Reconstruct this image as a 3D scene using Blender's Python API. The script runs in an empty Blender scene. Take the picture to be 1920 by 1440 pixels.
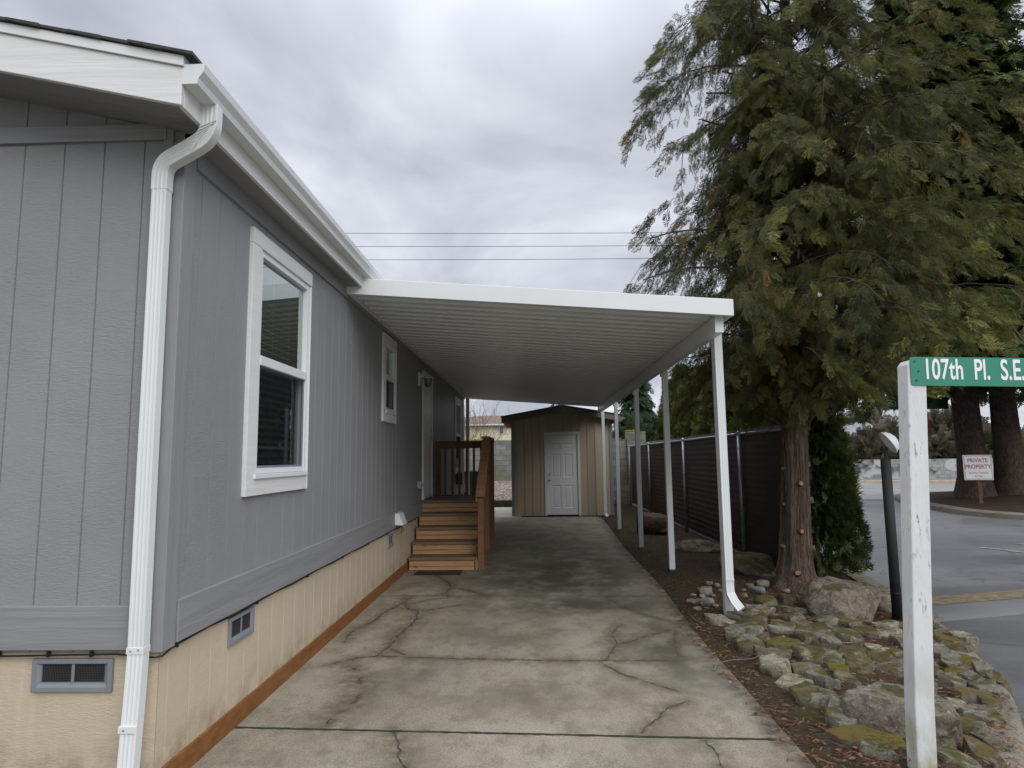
import bpy, bmesh, math, random
import numpy as np
from mathutils import Vector, Matrix, noise
R = math.radians
random.seed(7); rng = np.random.default_rng(7)
scene = bpy.context.scene

# ------------------------------------------------------------------ camera
FPX, PITCH, YAW, ROLL, CH = 1210.0, R(6.51), R(-1.68), R(.685), 1.5
fw = Vector((math.sin(YAW)*math.cos(PITCH), math.cos(YAW)*math.cos(PITCH), math.sin(PITCH)))
r0 = Vector((math.cos(YAW), -math.sin(YAW), 0)); u0 = r0.cross(fw)
rt = math.cos(ROLL)*r0 - math.sin(ROLL)*u0; up = rt.cross(fw)
cd = bpy.data.cameras.new("camera"); cam = bpy.data.objects.new("camera", cd)
scene.collection.objects.link(cam)
cd.sensor_fit = 'HORIZONTAL'; cd.sensor_width = 36; cd.lens = FPX/1920*36
cd.clip_start = .05; cd.clip_end = 3000
cam.matrix_world = Matrix.Translation((0, 0, CH)) @ Matrix((rt, up, -fw)).transposed().to_4x4()
scene.camera = cam
def at(px, py, y=None, z=None, x=None):
    """the point of the place that the photograph shows at a pixel, on a plane y=, z= or x="""
    d = fw + rt*((px-960)/FPX) - up*((py-720)/FPX); o = Vector((0, 0, CH))
    t = (y-o.y)/d.y if y is not None else (z-o.z)/d.z if z is not None else (x-o.x)/d.x
    return o + d*t

# ------------------------------------------------------------------ world, sun, exposure
SUN_EL, SUN_AZ = R(33), R(148)          # azimuth clockwise from +Y: behind the camera, a little left
W = bpy.data.worlds.new("World"); scene.world = W; W.use_nodes = True
nt = W.node_tree; nt.nodes.clear()
def wn(t, **k):
    n = nt.nodes.new(t)
    for a, b in k.items(): setattr(n, a, b)
    return n
def wmath(op, a, b=None, c=None):
    n = wn('ShaderNodeMath', operation=op)
    for i, v in enumerate((a, b, c)):
        if v is None: continue
        if isinstance(v, (int, float)): n.inputs[i].default_value = v
        else: nt.links.new(v, n.inputs[i])
    return n.outputs[0]
sky = wn('ShaderNodeTexSky', sky_type='NISHITA', sun_disc=False, sun_elevation=SUN_EL, sun_rotation=SUN_AZ)
tc = wn('ShaderNodeTexCoord'); sep = wn('ShaderNodeSeparateXYZ')
nt.links.new(tc.outputs['Generated'], sep.inputs[0])
zz = wmath('MAXIMUM', sep.outputs[2], 0.0)
den = wmath('ADD', zz, .22)
cx = wmath('DIVIDE', sep.outputs[0], den); cy = wmath('DIVIDE', sep.outputs[1], den)
comb = wn('ShaderNodeCombineXYZ'); nt.links.new(cx, comb.inputs[0]); nt.links.new(cy, comb.inputs[1])
n1 = wn('ShaderNodeTexNoise'); n1.inputs['Scale'].default_value = 1.7; n1.inputs['Detail'].default_value = 7
n1.inputs['Roughness'].default_value = .5; n1.inputs['Distortion'].default_value = .35
nt.links.new(comb.outputs[0], n1.inputs['Vector'])
rmp = wn('ShaderNodeValToRGB'); nt.links.new(n1.outputs[0], rmp.inputs[0])
e = rmp.color_ramp.elements
e[0].position = .34; e[0].color = (.345, .362, .425, 1); e[1].position = .68; e[1].color = (.66, .68, .73, 1)
m_ = rmp.color_ramp.elements.new(.5); m_.color = (.485, .502, .565, 1)
# an overcast sky is brighter overhead than low down
prof = wn('ShaderNodeMapRange', interpolation_type='SMOOTHSTEP'); nt.links.new(zz, prof.inputs[0])
prof.inputs[1].default_value = .5; prof.inputs[2].default_value = .95; prof.inputs[3].default_value = 1.0; prof.inputs[4].default_value = 3.3
cl = wn('ShaderNodeVectorMath', operation='SCALE'); nt.links.new(rmp.outputs[0], cl.inputs[0]); nt.links.new(prof.outputs[0], cl.inputs[3])
bg1 = wn('ShaderNodeBackground'); nt.links.new(sky.outputs[0], bg1.inputs[0]); bg1.inputs[1].default_value = .05
bg2 = wn('ShaderNodeBackground'); nt.links.new(cl.outputs[0], bg2.inputs[0]); bg2.inputs[1].default_value = 1.0
mx = wn('ShaderNodeMixShader'); mx.inputs[0].default_value = .93
nt.links.new(bg1.outputs[0], mx.inputs[1]); nt.links.new(bg2.outputs[0], mx.inputs[2])
out = wn('ShaderNodeOutputWorld'); nt.links.new(mx.outputs[0], out.inputs[0])
sl = bpy.data.lights.new("sun", 'SUN'); sl.energy = 1.15; sl.angle = R(40); sl.color = (1, .985, .965)
so = bpy.data.objects.new("sun", sl); scene.collection.objects.link(so)
sd = Vector((math.sin(SUN_AZ)*math.cos(SUN_EL), math.cos(SUN_AZ)*math.cos(SUN_EL), math.sin(SUN_EL)))
so.rotation_euler = sd.to_track_quat('Z', 'Y').to_euler(); so.location = (0, -8, 14)
scene.view_settings.view_transform = 'Standard'; scene.view_settings.look = 'None'
scene.view_settings.gamma = 1; scene.view_settings.exposure = .5
scene.cycles.max_bounces = 8; scene.cycles.diffuse_bounces = 6; scene.cycles.transparent_max_bounces = 12
try: scene.cycles.use_denoising = True
except Exception: pass

# ------------------------------------------------------------------ materials
class N:
    """tiny node helper"""
    def __init__(s, name, rough=.6, spec=.5):
        s.m = bpy.data.materials.new(name); s.m.use_nodes = True; s.t = s.m.node_tree
        s.b = s.t.nodes['Principled BSDF']; s.b.inputs['Roughness'].default_value = rough
        s.b.inputs['Specular IOR Level'].default_value = spec
        s.o = s.t.nodes['Material Output']; s._tc = None
    def n(s, t, **k):
        x = s.t.nodes.new(t)
        for a, b in k.items(): setattr(x, a, b)
        return x
    def put(s, v, sock):
        if isinstance(v, bpy.types.NodeSocket): s.t.links.new(v, sock)
        elif isinstance(v, (tuple, list)) and len(v) == 3 and sock.type == 'RGBA': sock.default_value = (*v, 1)
        else: sock.default_value = v
    def co(s, scale=(1, 1, 1), which='Object', off=(0, 0, 0)):
        if s._tc is None: s._tc = s.n('ShaderNodeTexCoord')
        mp = s.n('ShaderNodeMapping'); mp.inputs['Scale'].default_value = scale; mp.inputs['Location'].default_value = off
        s.t.links.new(s._tc.outputs[which], mp.inputs[0]); return mp.outputs[0]
    def noise(s, scale=5, detail=4, rough=.55, vec=None, dist=0):
        x = s.n('ShaderNodeTexNoise'); x.inputs['Scale'].default_value = scale; x.inputs['Detail'].default_value = detail
        x.inputs['Roughness'].default_value = rough; x.inputs['Distortion'].default_value = dist
        s.t.links.new(vec if vec is not None else s.co(), x.inputs['Vector']); return x.outputs[0]
    def voro(s, scale=5, vec=None, feature='F1', out='Distance'):
        x = s.n('ShaderNodeTexVoronoi', feature=feature); x.inputs['Scale'].default_value = scale
        s.t.links.new(vec if vec is not None else s.co(), x.inputs['Vector']); return x.outputs[out]
    def rng(s, v, a, b, c=0., d=1.):
        x = s.n('ShaderNodeMapRange'); s.put(v, x.inputs[0])
        for i, q in enumerate((a, b, c, d)): x.inputs[i+1].default_value = q
        return x.outputs[0]
    def math(s, op, a, b=0.):
        x = s.n('ShaderNodeMath', operation=op); s.put(a, x.inputs[0]); s.put(b, x.inputs[1]); return x.outputs[0]
    def mix(s, f, a, b):
        x = s.n('ShaderNodeMix', data_type='RGBA'); s.put(f, x.inputs[0]); s.put(a, x.inputs[6]); s.put(b, x.inputs[7]); return x.outputs[2]
    def ramp(s, v, stops):
        x = s.n('ShaderNodeValToRGB'); s.put(v, x.inputs[0]); el = x.color_ramp.elements
        while len(el) < len(stops): el.new(.5)
        for q, (p, c) in zip(el, stops): q.position = p; q.color = (*c, 1)
        return x.outputs[0]
    def attr(s, name, out='Fac'):
        x = s.n('ShaderNodeAttribute', attribute_name=name); return x.outputs[out]
    def rand(s): return s.n('ShaderNodeObjectInfo').outputs['Random']
    def nz(s):
        g = s.n('ShaderNodeNewGeometry'); q = s.n('ShaderNodeSeparateXYZ'); s.t.links.new(g.outputs['Normal'], q.inputs[0]); return q.outputs[2]
    def col(s, v): s.put(v, s.b.inputs['Base Color']); return s
    def rough(s, v): s.put(v, s.b.inputs['Roughness']); return s
    def bump(s, h, strength=.3, dist=.01):
        x = s.n('ShaderNodeBump'); x.inputs['Strength'].default_value = strength; x.inputs['Distance'].default_value = dist
        s.t.links.new(h, x.inputs['Height']); s.t.links.new(x.outputs[0], s.b.inputs['Normal']); return s

def vary(a, k): return tuple(max(0, min(1, q*k)) for q in a)
M = {}
def simple(key, c, rough=.5, var=.12, sc=6, bump=0, spec=.5, metal=0):
    q = N(key, rough, spec); n = q.noise(sc, 5, .6)
    q.col(q.mix(q.rng(n, .3, .7), vary(c, 1-var), vary(c, 1+var)))
    if bump: q.bump(q.noise(sc*12, 4), bump, .004)
    q.b.inputs['Metallic'].default_value = metal
    M[key] = q.m; return q
# painted embossed siding: short horizontal ripples pressed in the panel
def siding(key, c, warm=0, streak=0):
    q = N(key, .52, .35)
    big = q.noise(1.1, 3); fine = q.noise(3.2, 5, .65, q.co((9, 9, 34)), .6)
    v = q.noise(2.2, 4, .6, q.co((7, 7, .5)))
    col = q.mix(q.rng(big, .3, .7), vary(c, .95), vary(c, 1.06))
    col = q.mix(q.rng(fine, .42, .7, 0, .22), col, vary(c, .86))
    col = q.mix(q.rng(v, .55, .75, 0, .14+streak), col, vary(c, 1.22))
    sc = q.voro(1.15, q.co((1, 1, .8), 'Object', (3.3, 1.7, .4))); wv = q.noise(22, 3); col = q.mix(q.math('MULTIPLY', q.rng(sc, .03, .05, .55, 0), q.rng(wv, .45, .55)), col, (.62, .61, .58))
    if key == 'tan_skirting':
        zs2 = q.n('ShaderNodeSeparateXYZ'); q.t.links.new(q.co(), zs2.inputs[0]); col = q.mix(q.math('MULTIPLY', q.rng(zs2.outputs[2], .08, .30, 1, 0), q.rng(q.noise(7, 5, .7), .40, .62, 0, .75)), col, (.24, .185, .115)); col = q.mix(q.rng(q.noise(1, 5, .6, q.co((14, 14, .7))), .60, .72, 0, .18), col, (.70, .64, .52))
    q.col(col); patch = q.rng(q.noise(3.5, 2), .35, .65, .3, 1)
    q.bump(q.math('MULTIPLY', fine, patch), .42, .012); M[key] = q.m
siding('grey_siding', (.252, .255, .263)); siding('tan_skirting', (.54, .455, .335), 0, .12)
siding('shed_siding', (.46, .395, .285))
def grain(key, c, axis=1, rough=.55, dark=.8, amt=.5, bump=.3):
    q = N(key, rough, .35); s = [26, 26, 26]; s[axis] = 1.6
    n = q.noise(1.0, 6, .62, q.co(tuple(s)), 1.2)
    w = q.math('FRACT', q.math('MULTIPLY', q.noise(.55, 2, .4, q.co(tuple(s)), .4), 9.0))
    q.col(q.mix(q.rng(n, .35, .7, 0, amt), c, vary(c, dark)))
    q.bump(q.math('ADD', n, q.math('MULTIPLY', w, .5)), bump, .006); M[key] = q.m
grain('white_board_x', (.69, .69, .68), 0, .5, .93, .4, .35); grain('white_board_y', (.69, .69, .68), 1, .5, .93, .4, .25)
grain('white_board_z', (.69, .69, .68), 2, .5, .93, .4, .25)
grain('grey_board_x', (.252, .255, .263), 0, .5, .86, .5, .45); grain('grey_board_y', (.252, .255, .263), 1, .5, .86, .5, .45)
grain('grey_board_z', (.252, .255, .263), 2, .5, .86, .5, .3)
grain('shed_board', (.16, .14, .115), 0, .6, .8, .5, .3); grain('shed_corner', (.24, .245, .25), 2, .6, .8, .5, .3)
simple('white_metal', (.685, .705, .70), .38, .03, 2); simple('white_vinyl', (.71, .72, .735), .42, .03, 3)
simple('dark_metal', (.06, .06, .065), .45, .2, 8); simple('steel', (.36, .38, .40), .42, .15, 9, 0, .5, .55)
simple('black_plastic', (.012, .012, .013), .5, .3, 8); simple('black_paint', (.012, .012, .014), .72, .3, 14, .1)
simple('vent_grey', (.20, .215, .235), .55, .06, 6); simple('hole_shade_black', (.01, .01, .012), .9, .1, 3)
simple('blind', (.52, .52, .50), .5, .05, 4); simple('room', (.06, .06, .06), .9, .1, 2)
simple('bin_green', (.012, .028, .02), .5, .2, 5); simple('copper', (.42, .2, .1), .5, .2, 9)
simple('sign_green', (.012, .21, .125), .42, .06, 3); simple('old_sign_green', (.008, .055, .038), .45, .1, 3)
simple('sign_white', (.80, .80, .80), .4, .03, 3); simple('sign_red', (.36, .02, .02), .4, .06, 3); simple('old_letter', (.33, .38, .36), .5, .1, 3)
simple('stop_red', (.25, .006, .012), .4, .1, 3); simple('rust', (.16, .06, .025), .8, .4, 30)
simple('shingle', (.045, .043, .045), .9, .4, 60, .5); simple('brown_roof', (.17, .115, .09), .9, .25, 4, .4)
simple('grey_roof', (.20, .21, .225), .9, .15, 2); simple('cream_siding', (.68, .63, .43), .6, .05, 2)
simple('house_white', (.7, .69, .66), .6, .06, 2); simple('far_glass', (.10, .13, .15), .12, .2, 1); simple('curtain', (.45, .48, .48), .6, .1, 2)
simple('raw_wood', (.33, .17, .075), .7, .3, 5, .2); simple('cut_wood', (.33, .19, .08), .8, .35, 40, .3)
simple('cable', (.012, .012, .013), .5, .1, 4); simple('post_brown', (.11, .055, .032), .8, .3, 8, .3)
# glass: clear, mirrors the sky and the carport at a grazing view
q = N('glass'); fr = q.n('ShaderNodeFresnel'); fr.inputs[0].default_value = 1.9
gl = q.n('ShaderNodeBsdfGlossy'); gl.inputs['Roughness'].default_value = .012; gl.inputs['Color'].default_value = (.86, .95, .92, 1)
tr = q.n('ShaderNodeBsdfTransparent'); tr.inputs['Color'].default_value = (.62, .70, .66, 1); mxs = q.n('ShaderNodeMixShader')
q.t.links.new(q.math('MINIMUM', q.math('MULTIPLY', fr.outputs[0], 2.2), .88), mxs.inputs[0]); q.t.links.new(tr.outputs[0], mxs.inputs[1]); q.t.links.new(gl.outputs[0], mxs.inputs[2])
q.t.links.new(mxs.outputs[0], q.o.inputs[0]); M['glass'] = q.m
q = N('screen_mesh'); tr = q.n('ShaderNodeBsdfTransparent'); tr.inputs['Color'].default_value = (.72, .72, .74, 1)
df = q.n('ShaderNodeBsdfDiffuse'); df.inputs['Color'].default_value = (.03, .03, .035, 1); mxs = q.n('ShaderNodeMixShader'); mxs.inputs[0].default_value = .30
q.t.links.new(tr.outputs[0], mxs.inputs[1]); q.t.links.new(df.outputs[0], mxs.inputs[2]); q.t.links.new(mxs.outputs[0], q.o.inputs[0]); M['screen_mesh'] = q.m
# cedar boards of the steps: knots and long grain, the colour drifts from board to board
def cedar_wood(key, c, c2, axis):
    q = N(key, .62, .3); s = [22, 22, 22]; s[axis] = 1.4
    n = q.noise(1.0, 6, .65, q.co(tuple(s)), 1.0); b = q.noise(2.3, 1, .5, q.co((.9, 5, 11)))
    sk = [9, 9, 9]; sk[axis] = 4.2; kn = q.voro(1.0, q.co(tuple(sk)))
    col = q.mix(q.rng(b, .3, .7), c, c2); col = q.mix(q.rng(n, .4, .72, 0, .6), col, vary(c, .55))
    col = q.mix(q.rng(kn, .05, .14, .75, 0), col, (.055, .022, .01)); q.col(col); q.bump(n, .3, .005); M[key] = q.m
cedar_wood('step_wood', (.52, .315, .16), (.40, .225, .105), 0); cedar_wood('rail_wood', (.24, .125, .065), (.17, .085, .042), 2)
cedar_wood('rail_wood_y', (.42, .235, .11), (.30, .15, .07), 1); cedar_wood('tread_wood', (.24, .16, .095), (.15, .105, .072), 0)
cedar_wood('sill_wood', (.27, .115, .035), (.19, .075, .022), 1)
# driveway concrete: algae, damp patches, aggregate; the 'stain' attribute follows the cracks
q = N('concrete', .82, .25)
a = q.noise(.75, 5, .6, q.co((1, .7, 1))); b = q.noise(3.1, 6, .68, q.co((1, .62, 1), 'Object', (3, 1, 0))); f = q.noise(85, 3, .7); sp = q.voro(160)
c = q.mix(q.rng(a, .32, .68), (.285, .253, .183), (.405, .368, .28))
c = q.mix(q.rng(b, .45, .62, 0, .62), c, (.172, .148, .092)); b2 = q.noise(1.7, 8, .72, q.co((1, .7, 1), 'Object', (9, 4, 0))); c = q.mix(q.rng(b2, .50, .66, 0, .6), c, (.39, .37, .295)); b3 = q.noise(6.5, 6, .7, q.co((1, .8, 1), 'Object', (1, 8, 0))); c = q.mix(q.rng(b3, .50, .64, 0, .5), c, (.14, .125, .085)); c = q.mix(q.rng(f, .4, .62, 0, .55), c, (.12, .11, .08))
c = q.mix(q.rng(sp, .06, .2, .5, 0), c, (.52, .50, .43))
c = q.mix(q.math('MULTIPLY', q.attr('damp'), q.rng(q.noise(2.1, 6, .62, q.co((1, .8, 1))), .30, .55)), c, (.082, .074, .052))
c = q.mix(q.math('MULTIPLY', q.attr('stain'), q.rng(q.noise(13, 6, .7), .34, .56, .1, 1)), c, (.082, .070, .044))
c = q.mix(q.math('MULTIPLY', q.attr('dirt'), q.rng(q.noise(7, 5), .38, .62, .3, 1)), c, (.06, .045, .03))
q.col(c); q.bump(q.math('ADD', f, q.math('MULTIPLY', b, .6)), .28, .006); M['concrete'] = q.m
simple('old_concrete', (.42, .39, .31), .85, .2, 3, .3)
q = N('crack'); q.col(q.mix(q.rng(q.noise(14, 4), .4, .6), (.03, .026, .018), (.085, .075, .045))).rough(.95); M['crack'] = q.m
q = N('joint_moss'); q.col(q.mix(q.rng(q.noise(9, 4), .42, .6), (.022, .02, .015), (.05, .06, .018))).rough(.95); q.bump(q.noise(120, 3), .8, .01); M['joint_moss'] = q.m
# soil with needles, bark and moss
q = N('soil', .95, .15)
a = q.noise(1.6, 6, .65); f = q.noise(38, 5, .72); ch = q.voro(55, q.co((1, 1, 1)), 'F1', 'Color'); sp = q.n('ShaderNodeSeparateColor'); q.t.links.new(ch, sp.inputs[0])
c = q.mix(q.rng(f, .35, .7), (.022, .016, .011), (.082, .058, .038)); c = q.mix(q.rng(sp.outputs[0], .80, .94, 0, .5), c, (.17, .105, .06))
c = q.mix(q.rng(a, .48, .62, 0, .75), c, (.055, .055, .02)); q.col(c); q.bump(q.math('ADD', f, sp.outputs[1]), .8, .02); M['soil'] = q.m
q = N('ground_soil', .95, .15); q.col(q.mix(q.rng(q.noise(.6, 6), .35, .65), (.05, .055, .025), (.10, .08, .05))); M['ground_soil'] = q.m
q = N('gravel', .9, .2); ch = q.voro(24, q.co((1, .6, 1)), 'F1', 'Color'); sp = q.n('ShaderNodeSeparateColor'); q.t.links.new(ch, sp.inputs[0])
q.col(q.ramp(sp.outputs[0], [(0, (.10, .065, .045)), (.45, (.20, .15, .11)), (.8, (.32, .26, .21)), (1, (.5, .47, .42))])); q.bump(q.voro(16), .9, .05); M['gravel'] = q.m
# damp asphalt
q = N('asphalt', .5, .5)
a = q.noise(.35, 6, .62, q.co((.6, 1.6, 1))); f = q.noise(60, 3, .7); cr = q.voro(.55, q.co((1, 1.3, 1)), 'DISTANCE_TO_EDGE'); cr2 = q.voro(2.3, q.co((1, 1, 1)), 'DISTANCE_TO_EDGE')
c = q.mix(q.rng(a, .35, .65), (.088, .088, .09), (.155, .154, .153)); c = q.mix(q.rng(f, .45, .75, 0, .4), c, (.18, .18, .18))
c = q.mix(q.math('MULTIPLY', q.rng(cr, .0, .012, .7, 0), q.rng(q.noise(.8, 4, .6), .47, .58)), c, (.03, .03, .03)); c = q.mix(q.math('MULTIPLY', q.rng(cr2, 0, .03, .7, 0), q.rng(q.noise(.5, 2), .5, .6)), c, (.025, .025, .025))
q.col(c).rough(q.rng(a, .35, .65, .30, .6)); q.bump(f, .35, .006); M['asphalt'] = q.m
q = N('far_asphalt', .55, .5); a = q.noise(.3, 5, .6, q.co((.3, 2.5, 1))); q.col(q.mix(q.rng(a, .35, .65), (.17, .168, .16), (.25, .245, .235))).rough(q.rng(a, .3, .7, .35, .6)); M['far_asphalt'] = q.m
q = N('kerb', .85, .25); a = q.noise(2.2, 6, .65); f = q.noise(50, 4)
c = q.mix(q.rng(f, .35, .7), (.15, .135, .105), (.25, .225, .175)); c = q.mix(q.rng(a, .48, .66, 0, .6), c, (.07, .066, .03)); q.col(c); q.bump(f, .4, .008); M['kerb'] = q.m
simple('far_kerb', (.42, .36, .25), .85, .2, 3, .3); q = N('paint_white', .7, .3); q.col(q.mix(q.rng(q.noise(14, 6, .75), .42, .58), (.13, .13, .128), (.40, .40, .385))); M['paint_white'] = q.m
q = N('yellow_bump', .7, .3); w = q.noise(5, 8, .8, q.co((2.2, 5, 2.2))); f = q.noise(45, 4); d = q.voro(9, None, 'DISTANCE_TO_EDGE')
c = q.mix(q.rng(w, .44, .60), (.10, .096, .085), (.31, .225, .065)); c = q.mix(q.rng(d, 0, .05, .7, 0), c, (.04, .038, .03)); q.col(q.mix(q.rng(f, .45, .7, 0, .4), c, (.12, .10, .06))); q.bump(f, .5, .01); M['yellow_bump'] = q.m
# stones
def stone(key, c, c2, moss, mossc=(.085, .088, .016), warm=.0):
    q = N(key, .88, .25); r = q.rand(); v = q.co((1, 1, 1)); cb = q.n('ShaderNodeCombineXYZ')
    for k in range(3): q.put(q.math('MULTIPLY', r, 37.+11*k), cb.inputs[k])
    ad = q.n('ShaderNodeVectorMath', operation='ADD'); q.t.links.new(v, ad.inputs[0]); q.t.links.new(cb.outputs[0], ad.inputs[1]); vec = ad.outputs[0]
    a = q.noise(6, 6, .65, vec); f = q.noise(70, 5, .72, vec); sp = q.voro(120, vec); ms = q.noise(7, 5, .6, vec, .4)
    col = q.mix(q.rng(a, .32, .68), c, c2); col = q.mix(r, col, q.mix(.5, col, vary(c2, .72)))
    mf = q.noise(17, 6, .75, vec, .6); col = q.mix(q.rng(mf, .5, .64, 0, .75), col, vary(c, .38)); col = q.mix(q.rng(mf, .30, .42, .55, 0), col, vary(c2, 1.35)); col = q.mix(q.rng(f, .48, .72, 0, .55), col, vary(c, .42)); col = q.mix(q.rng(sp, .08, .2, .6, 0), col, vary(c2, 1.6)); st_ = q.noise(9, 6, .7, vec, 1.4); col = q.mix(q.rng(st_, .44, .5, .5, 0), col, vary(c, .45)); col = q.mix(q.rng(q.noise(34, 4, .75, vec), .56, .66, 0, .6), col, vary(c2, 1.45))
    top = q.rng(q.nz(), .1, .75); k = q.rng(ms, .62-.34*moss, .74-.34*moss, 0, .92)
    mc = q.mix(q.rng(q.noise(26, 4, .7, vec), .35, .68), vary(mossc, .45), mossc); mc = q.mix(q.rng(q.noise(4, 2, .5, vec), .5, .62, 0, .7), mc, (.13, .085, .022))
    col = q.mix(q.math('MULTIPLY', k, top), col, mc); q.col(col)
    q.bump(q.math('ADD', f, q.math('MULTIPLY', q.math('MULTIPLY', k, top), .5)), .75, .012); M[key] = q.m
stone('stone_grey', (.135, .125, .095), (.245, .23, .18), .45); stone('stone_mossy', (.135, .122, .088), (.235, .215, .16), .72, (.088, .076, .020))
stone('stone_bright_moss', (.14, .13, .09), (.21, .20, .15), 1.35, (.145, .125, .012)); stone('stone_pale', (.25, .23, .155), (.36, .335, .24), .3)
stone('stone_pink', (.235, .195, .16), (.31, .265, .22), .3); stone('boulder_grey', (.125, .108, .082), (.25, .22, .17), .42, (.075, .07, .02))
stone('boulder_brown', (.075, .05, .035), (.15, .10, .07), .2); stone('pebble', (.19, .165, .12), (.30, .262, .20), .15); stone('pebble_blue', (.18, .195, .185), (.29, .30, .28), .1)
# block walls
def blocks(key, c, c2, bh=.2, bw=.4, moss=.5, paint=0):
    q = N(key, .9, .2); br = q.n('ShaderNodeTexBrick'); g = q._tc or q.co() and q._tc
    uv = q.n('ShaderNodeSeparateXYZ'); q.t.links.new(q._tc.outputs['Object'], uv.inputs[0]); cb = q.n('ShaderNodeCombineXYZ')
    q.t.links.new(q.math('ADD', uv.outputs[0], uv.outputs[1]), cb.inputs[0]); q.t.links.new(uv.outputs[2], cb.inputs[1]); q.t.links.new(cb.outputs[0], br.inputs['Vector'])
    br.inputs['Scale'].default_value = 1; br.inputs['Brick Width'].default_value = bw; br.inputs['Row Height'].default_value = bh; br.inputs['Mortar Size'].default_value = .007
    br.inputs['Color1'].default_value = (*c, 1); br.inputs['Color2'].default_value = (*c2, 1); br.inputs['Mortar'].default_value = (*vary(c, .5), 1); br.inputs['Bias'].default_value = 0
    col = q.mix(q.rng(q.noise(3, 6, .7), .4, .7, 0, .55), br.outputs[0], vary(c, .5)); col = q.mix(q.rng(q.noise(1.2, 4), .5, .66, 0, .8*moss), col, (.13, .13, .055))
    if paint: col = q.mix(q.rng(q.noise(.9, 4, .5), .5, .54, 0, paint), col, (.52, .56, .56))
    q.col(col); q.bump(br.outputs[1], -.4, .01); M[key] = q.m
blocks('block_left', (.155, .16, .145), (.26, .26, .235), .2, .4, .9); blocks('block_right', (.25, .235, .21), (.36, .34, .30), .2, .4, .5); blocks('block_far', (.30, .33, .33), (.40, .42, .41), .2, .4, .4, .75)
simple('cap_moss', (.24, .19, .02), .95, .45, 9, .8); simple('kerb_moss', (.035, .04, .014), .95, .6, 5, .8)
# bark and leaves
def bark(key, c, c2, s=(28, 28, 2.2), b=.8):
    q = N(key, .92, .15); n = q.noise(1, 6, .68, q.co(s), 1.5); n2 = q.noise(2.2, 4)
    col = q.mix(q.rng(n, .36, .66), c, c2); col = q.mix(q.rng(n2, .5, .7, 0, .5), col, vary(c, .8)); q.col(col); q.bump(n, b, .03); M[key] = q.m
q = N('cedar_bark', .92, .15); n = q.noise(1, 7, .72, q.co((34, 34, 2.0)), 1.8); n2 = q.noise(1, 5, .6, q.co((11, 11, 1.1)), 1.0); n3 = q.noise(3.0, 4)
col = q.mix(q.rng(n, .38, .62), (.055, .040, .031), (.215, .168, .132)); col = q.mix(q.rng(n2, .46, .60, 0, .75), col, (.135, .085, .06)); col = q.mix(q.rng(n, .60, .70, 0, .8), col, (.36, .29, .235)); col = q.mix(q.rng(n3, .56, .68, 0, .5), col, (.10, .095, .06)); q.col(col); q.bump(n, 1.0, .03); M['cedar_bark'] = q.m
bark('knot_grey', (.10, .075, .055), (.24, .19, .15), (30, 30, 30)); bark('spruce_bark', (.035, .025, .02), (.125, .095, .08), (16, 16, 5)); bark('twig', (.06, .045, .035), (.14, .11, .085))
bark('bare_twig', (.12, .09, .075), (.24, .19, .16)); bark('pale_twig', (.16, .14, .12), (.3, .27, .23))
def leaf(key, stops, trans=.22, rough=.55):
    q = N(key, rough, .14); col = q.ramp(q.attr('tint'), stops); q.col(col)
    tl = q.n('ShaderNodeBsdfTranslucent'); q.t.links.new(col, tl.inputs[0]); ms = q.n('ShaderNodeMixShader'); ms.inputs[0].default_value = trans
    q.t.links.new(q.b.outputs[0], ms.inputs[1]); q.t.links.new(tl.outputs[0], ms.inputs[2]); q.t.links.new(ms.outputs[0], q.o.inputs[0]); M[key] = q.m
leaf('cedar_leaf', [(0, (.042, .050, .020)), (.3, (.095, .102, .034)), (.58, (.165, .17, .050)), (.84, (.31, .305, .088)), (.93, (.24, .16, .06)), (1, (.26, .14, .055))], .32, .65)
leaf('arbor_leaf', [(0, (.022, .032, .010)), (.5, (.085, .098, .024)), (.85, (.165, .16, .034)), (1, (.14, .085, .025))])
leaf('shrub_leaf', [(0, (.02, .032, .013)), (.5, (.048, .068, .024)), (1, (.10, .125, .04))])
leaf('spruce_leaf', [(0, (.036, .050, .018)), (.5, (.076, .100, .034)), (1, (.15, .175, .06))], .3)
leaf('fir_leaf', [(0, (.02, .04, .02)), (.5, (.04, .075, .03)), (1, (.08, .11, .04))]); leaf('bramble_leaf', [(0, (.055, .050, .032)), (.5, (.115, .10, .068)), (.8, (.16, .14, .095)), (1, (.065, .088, .038))])
leaf('litter', [(0, (.05, .022, .012)), (.5, (.16, .075, .04)), (.8, (.24, .13, .08)), (1, (.36, .24, .16))], .1, .8)
# white paint over old timber: peeled and mouldy patches
q = N('old_white_paint', .6, .3); n = q.noise(30, 5, .75, q.co((1.6, 1.6, .35))); k = q.noise(3.6, 3, .6, q.co((1, 1, .8))); g = q.noise(8, 4, .6, q.co((1, 1, .5)))
z = q.n('ShaderNodeSeparateXYZ'); q.t.links.new(q.co(), z.inputs[0])
c = q.mix(q.rng(k, .35, .65), (.58, .59, .585), (.68, .69, .685)); c = q.mix(q.math('MULTIPLY', q.rng(n, .55, .63), q.rng(k, .50, .60)), c, (.20, .19, .165)); sk = q.voro(40, q.co((1, 1, .3))); c = q.mix(q.math('MULTIPLY', q.rng(sk, .06, .15, .75, 0), q.rng(q.noise(2.4, 5, .7), .50, .58)), c, (.16, .155, .13))
low = q.rng(z.outputs[2], 0, .62, 1, 0); c = q.mix(q.math('MULTIPLY', q.rng(g, .36, .58), low), c, (.30, .295, .13)); q.col(c); q.bump(n, .5, .006); M['old_white_paint'] = q.m
q = N('slat', .5, .35); q.col(q.mix(q.rng(q.noise(3, 4), .3, .7), (.026, .016, .014), (.046, .029, .025))); M['slat'] = q.m
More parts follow.
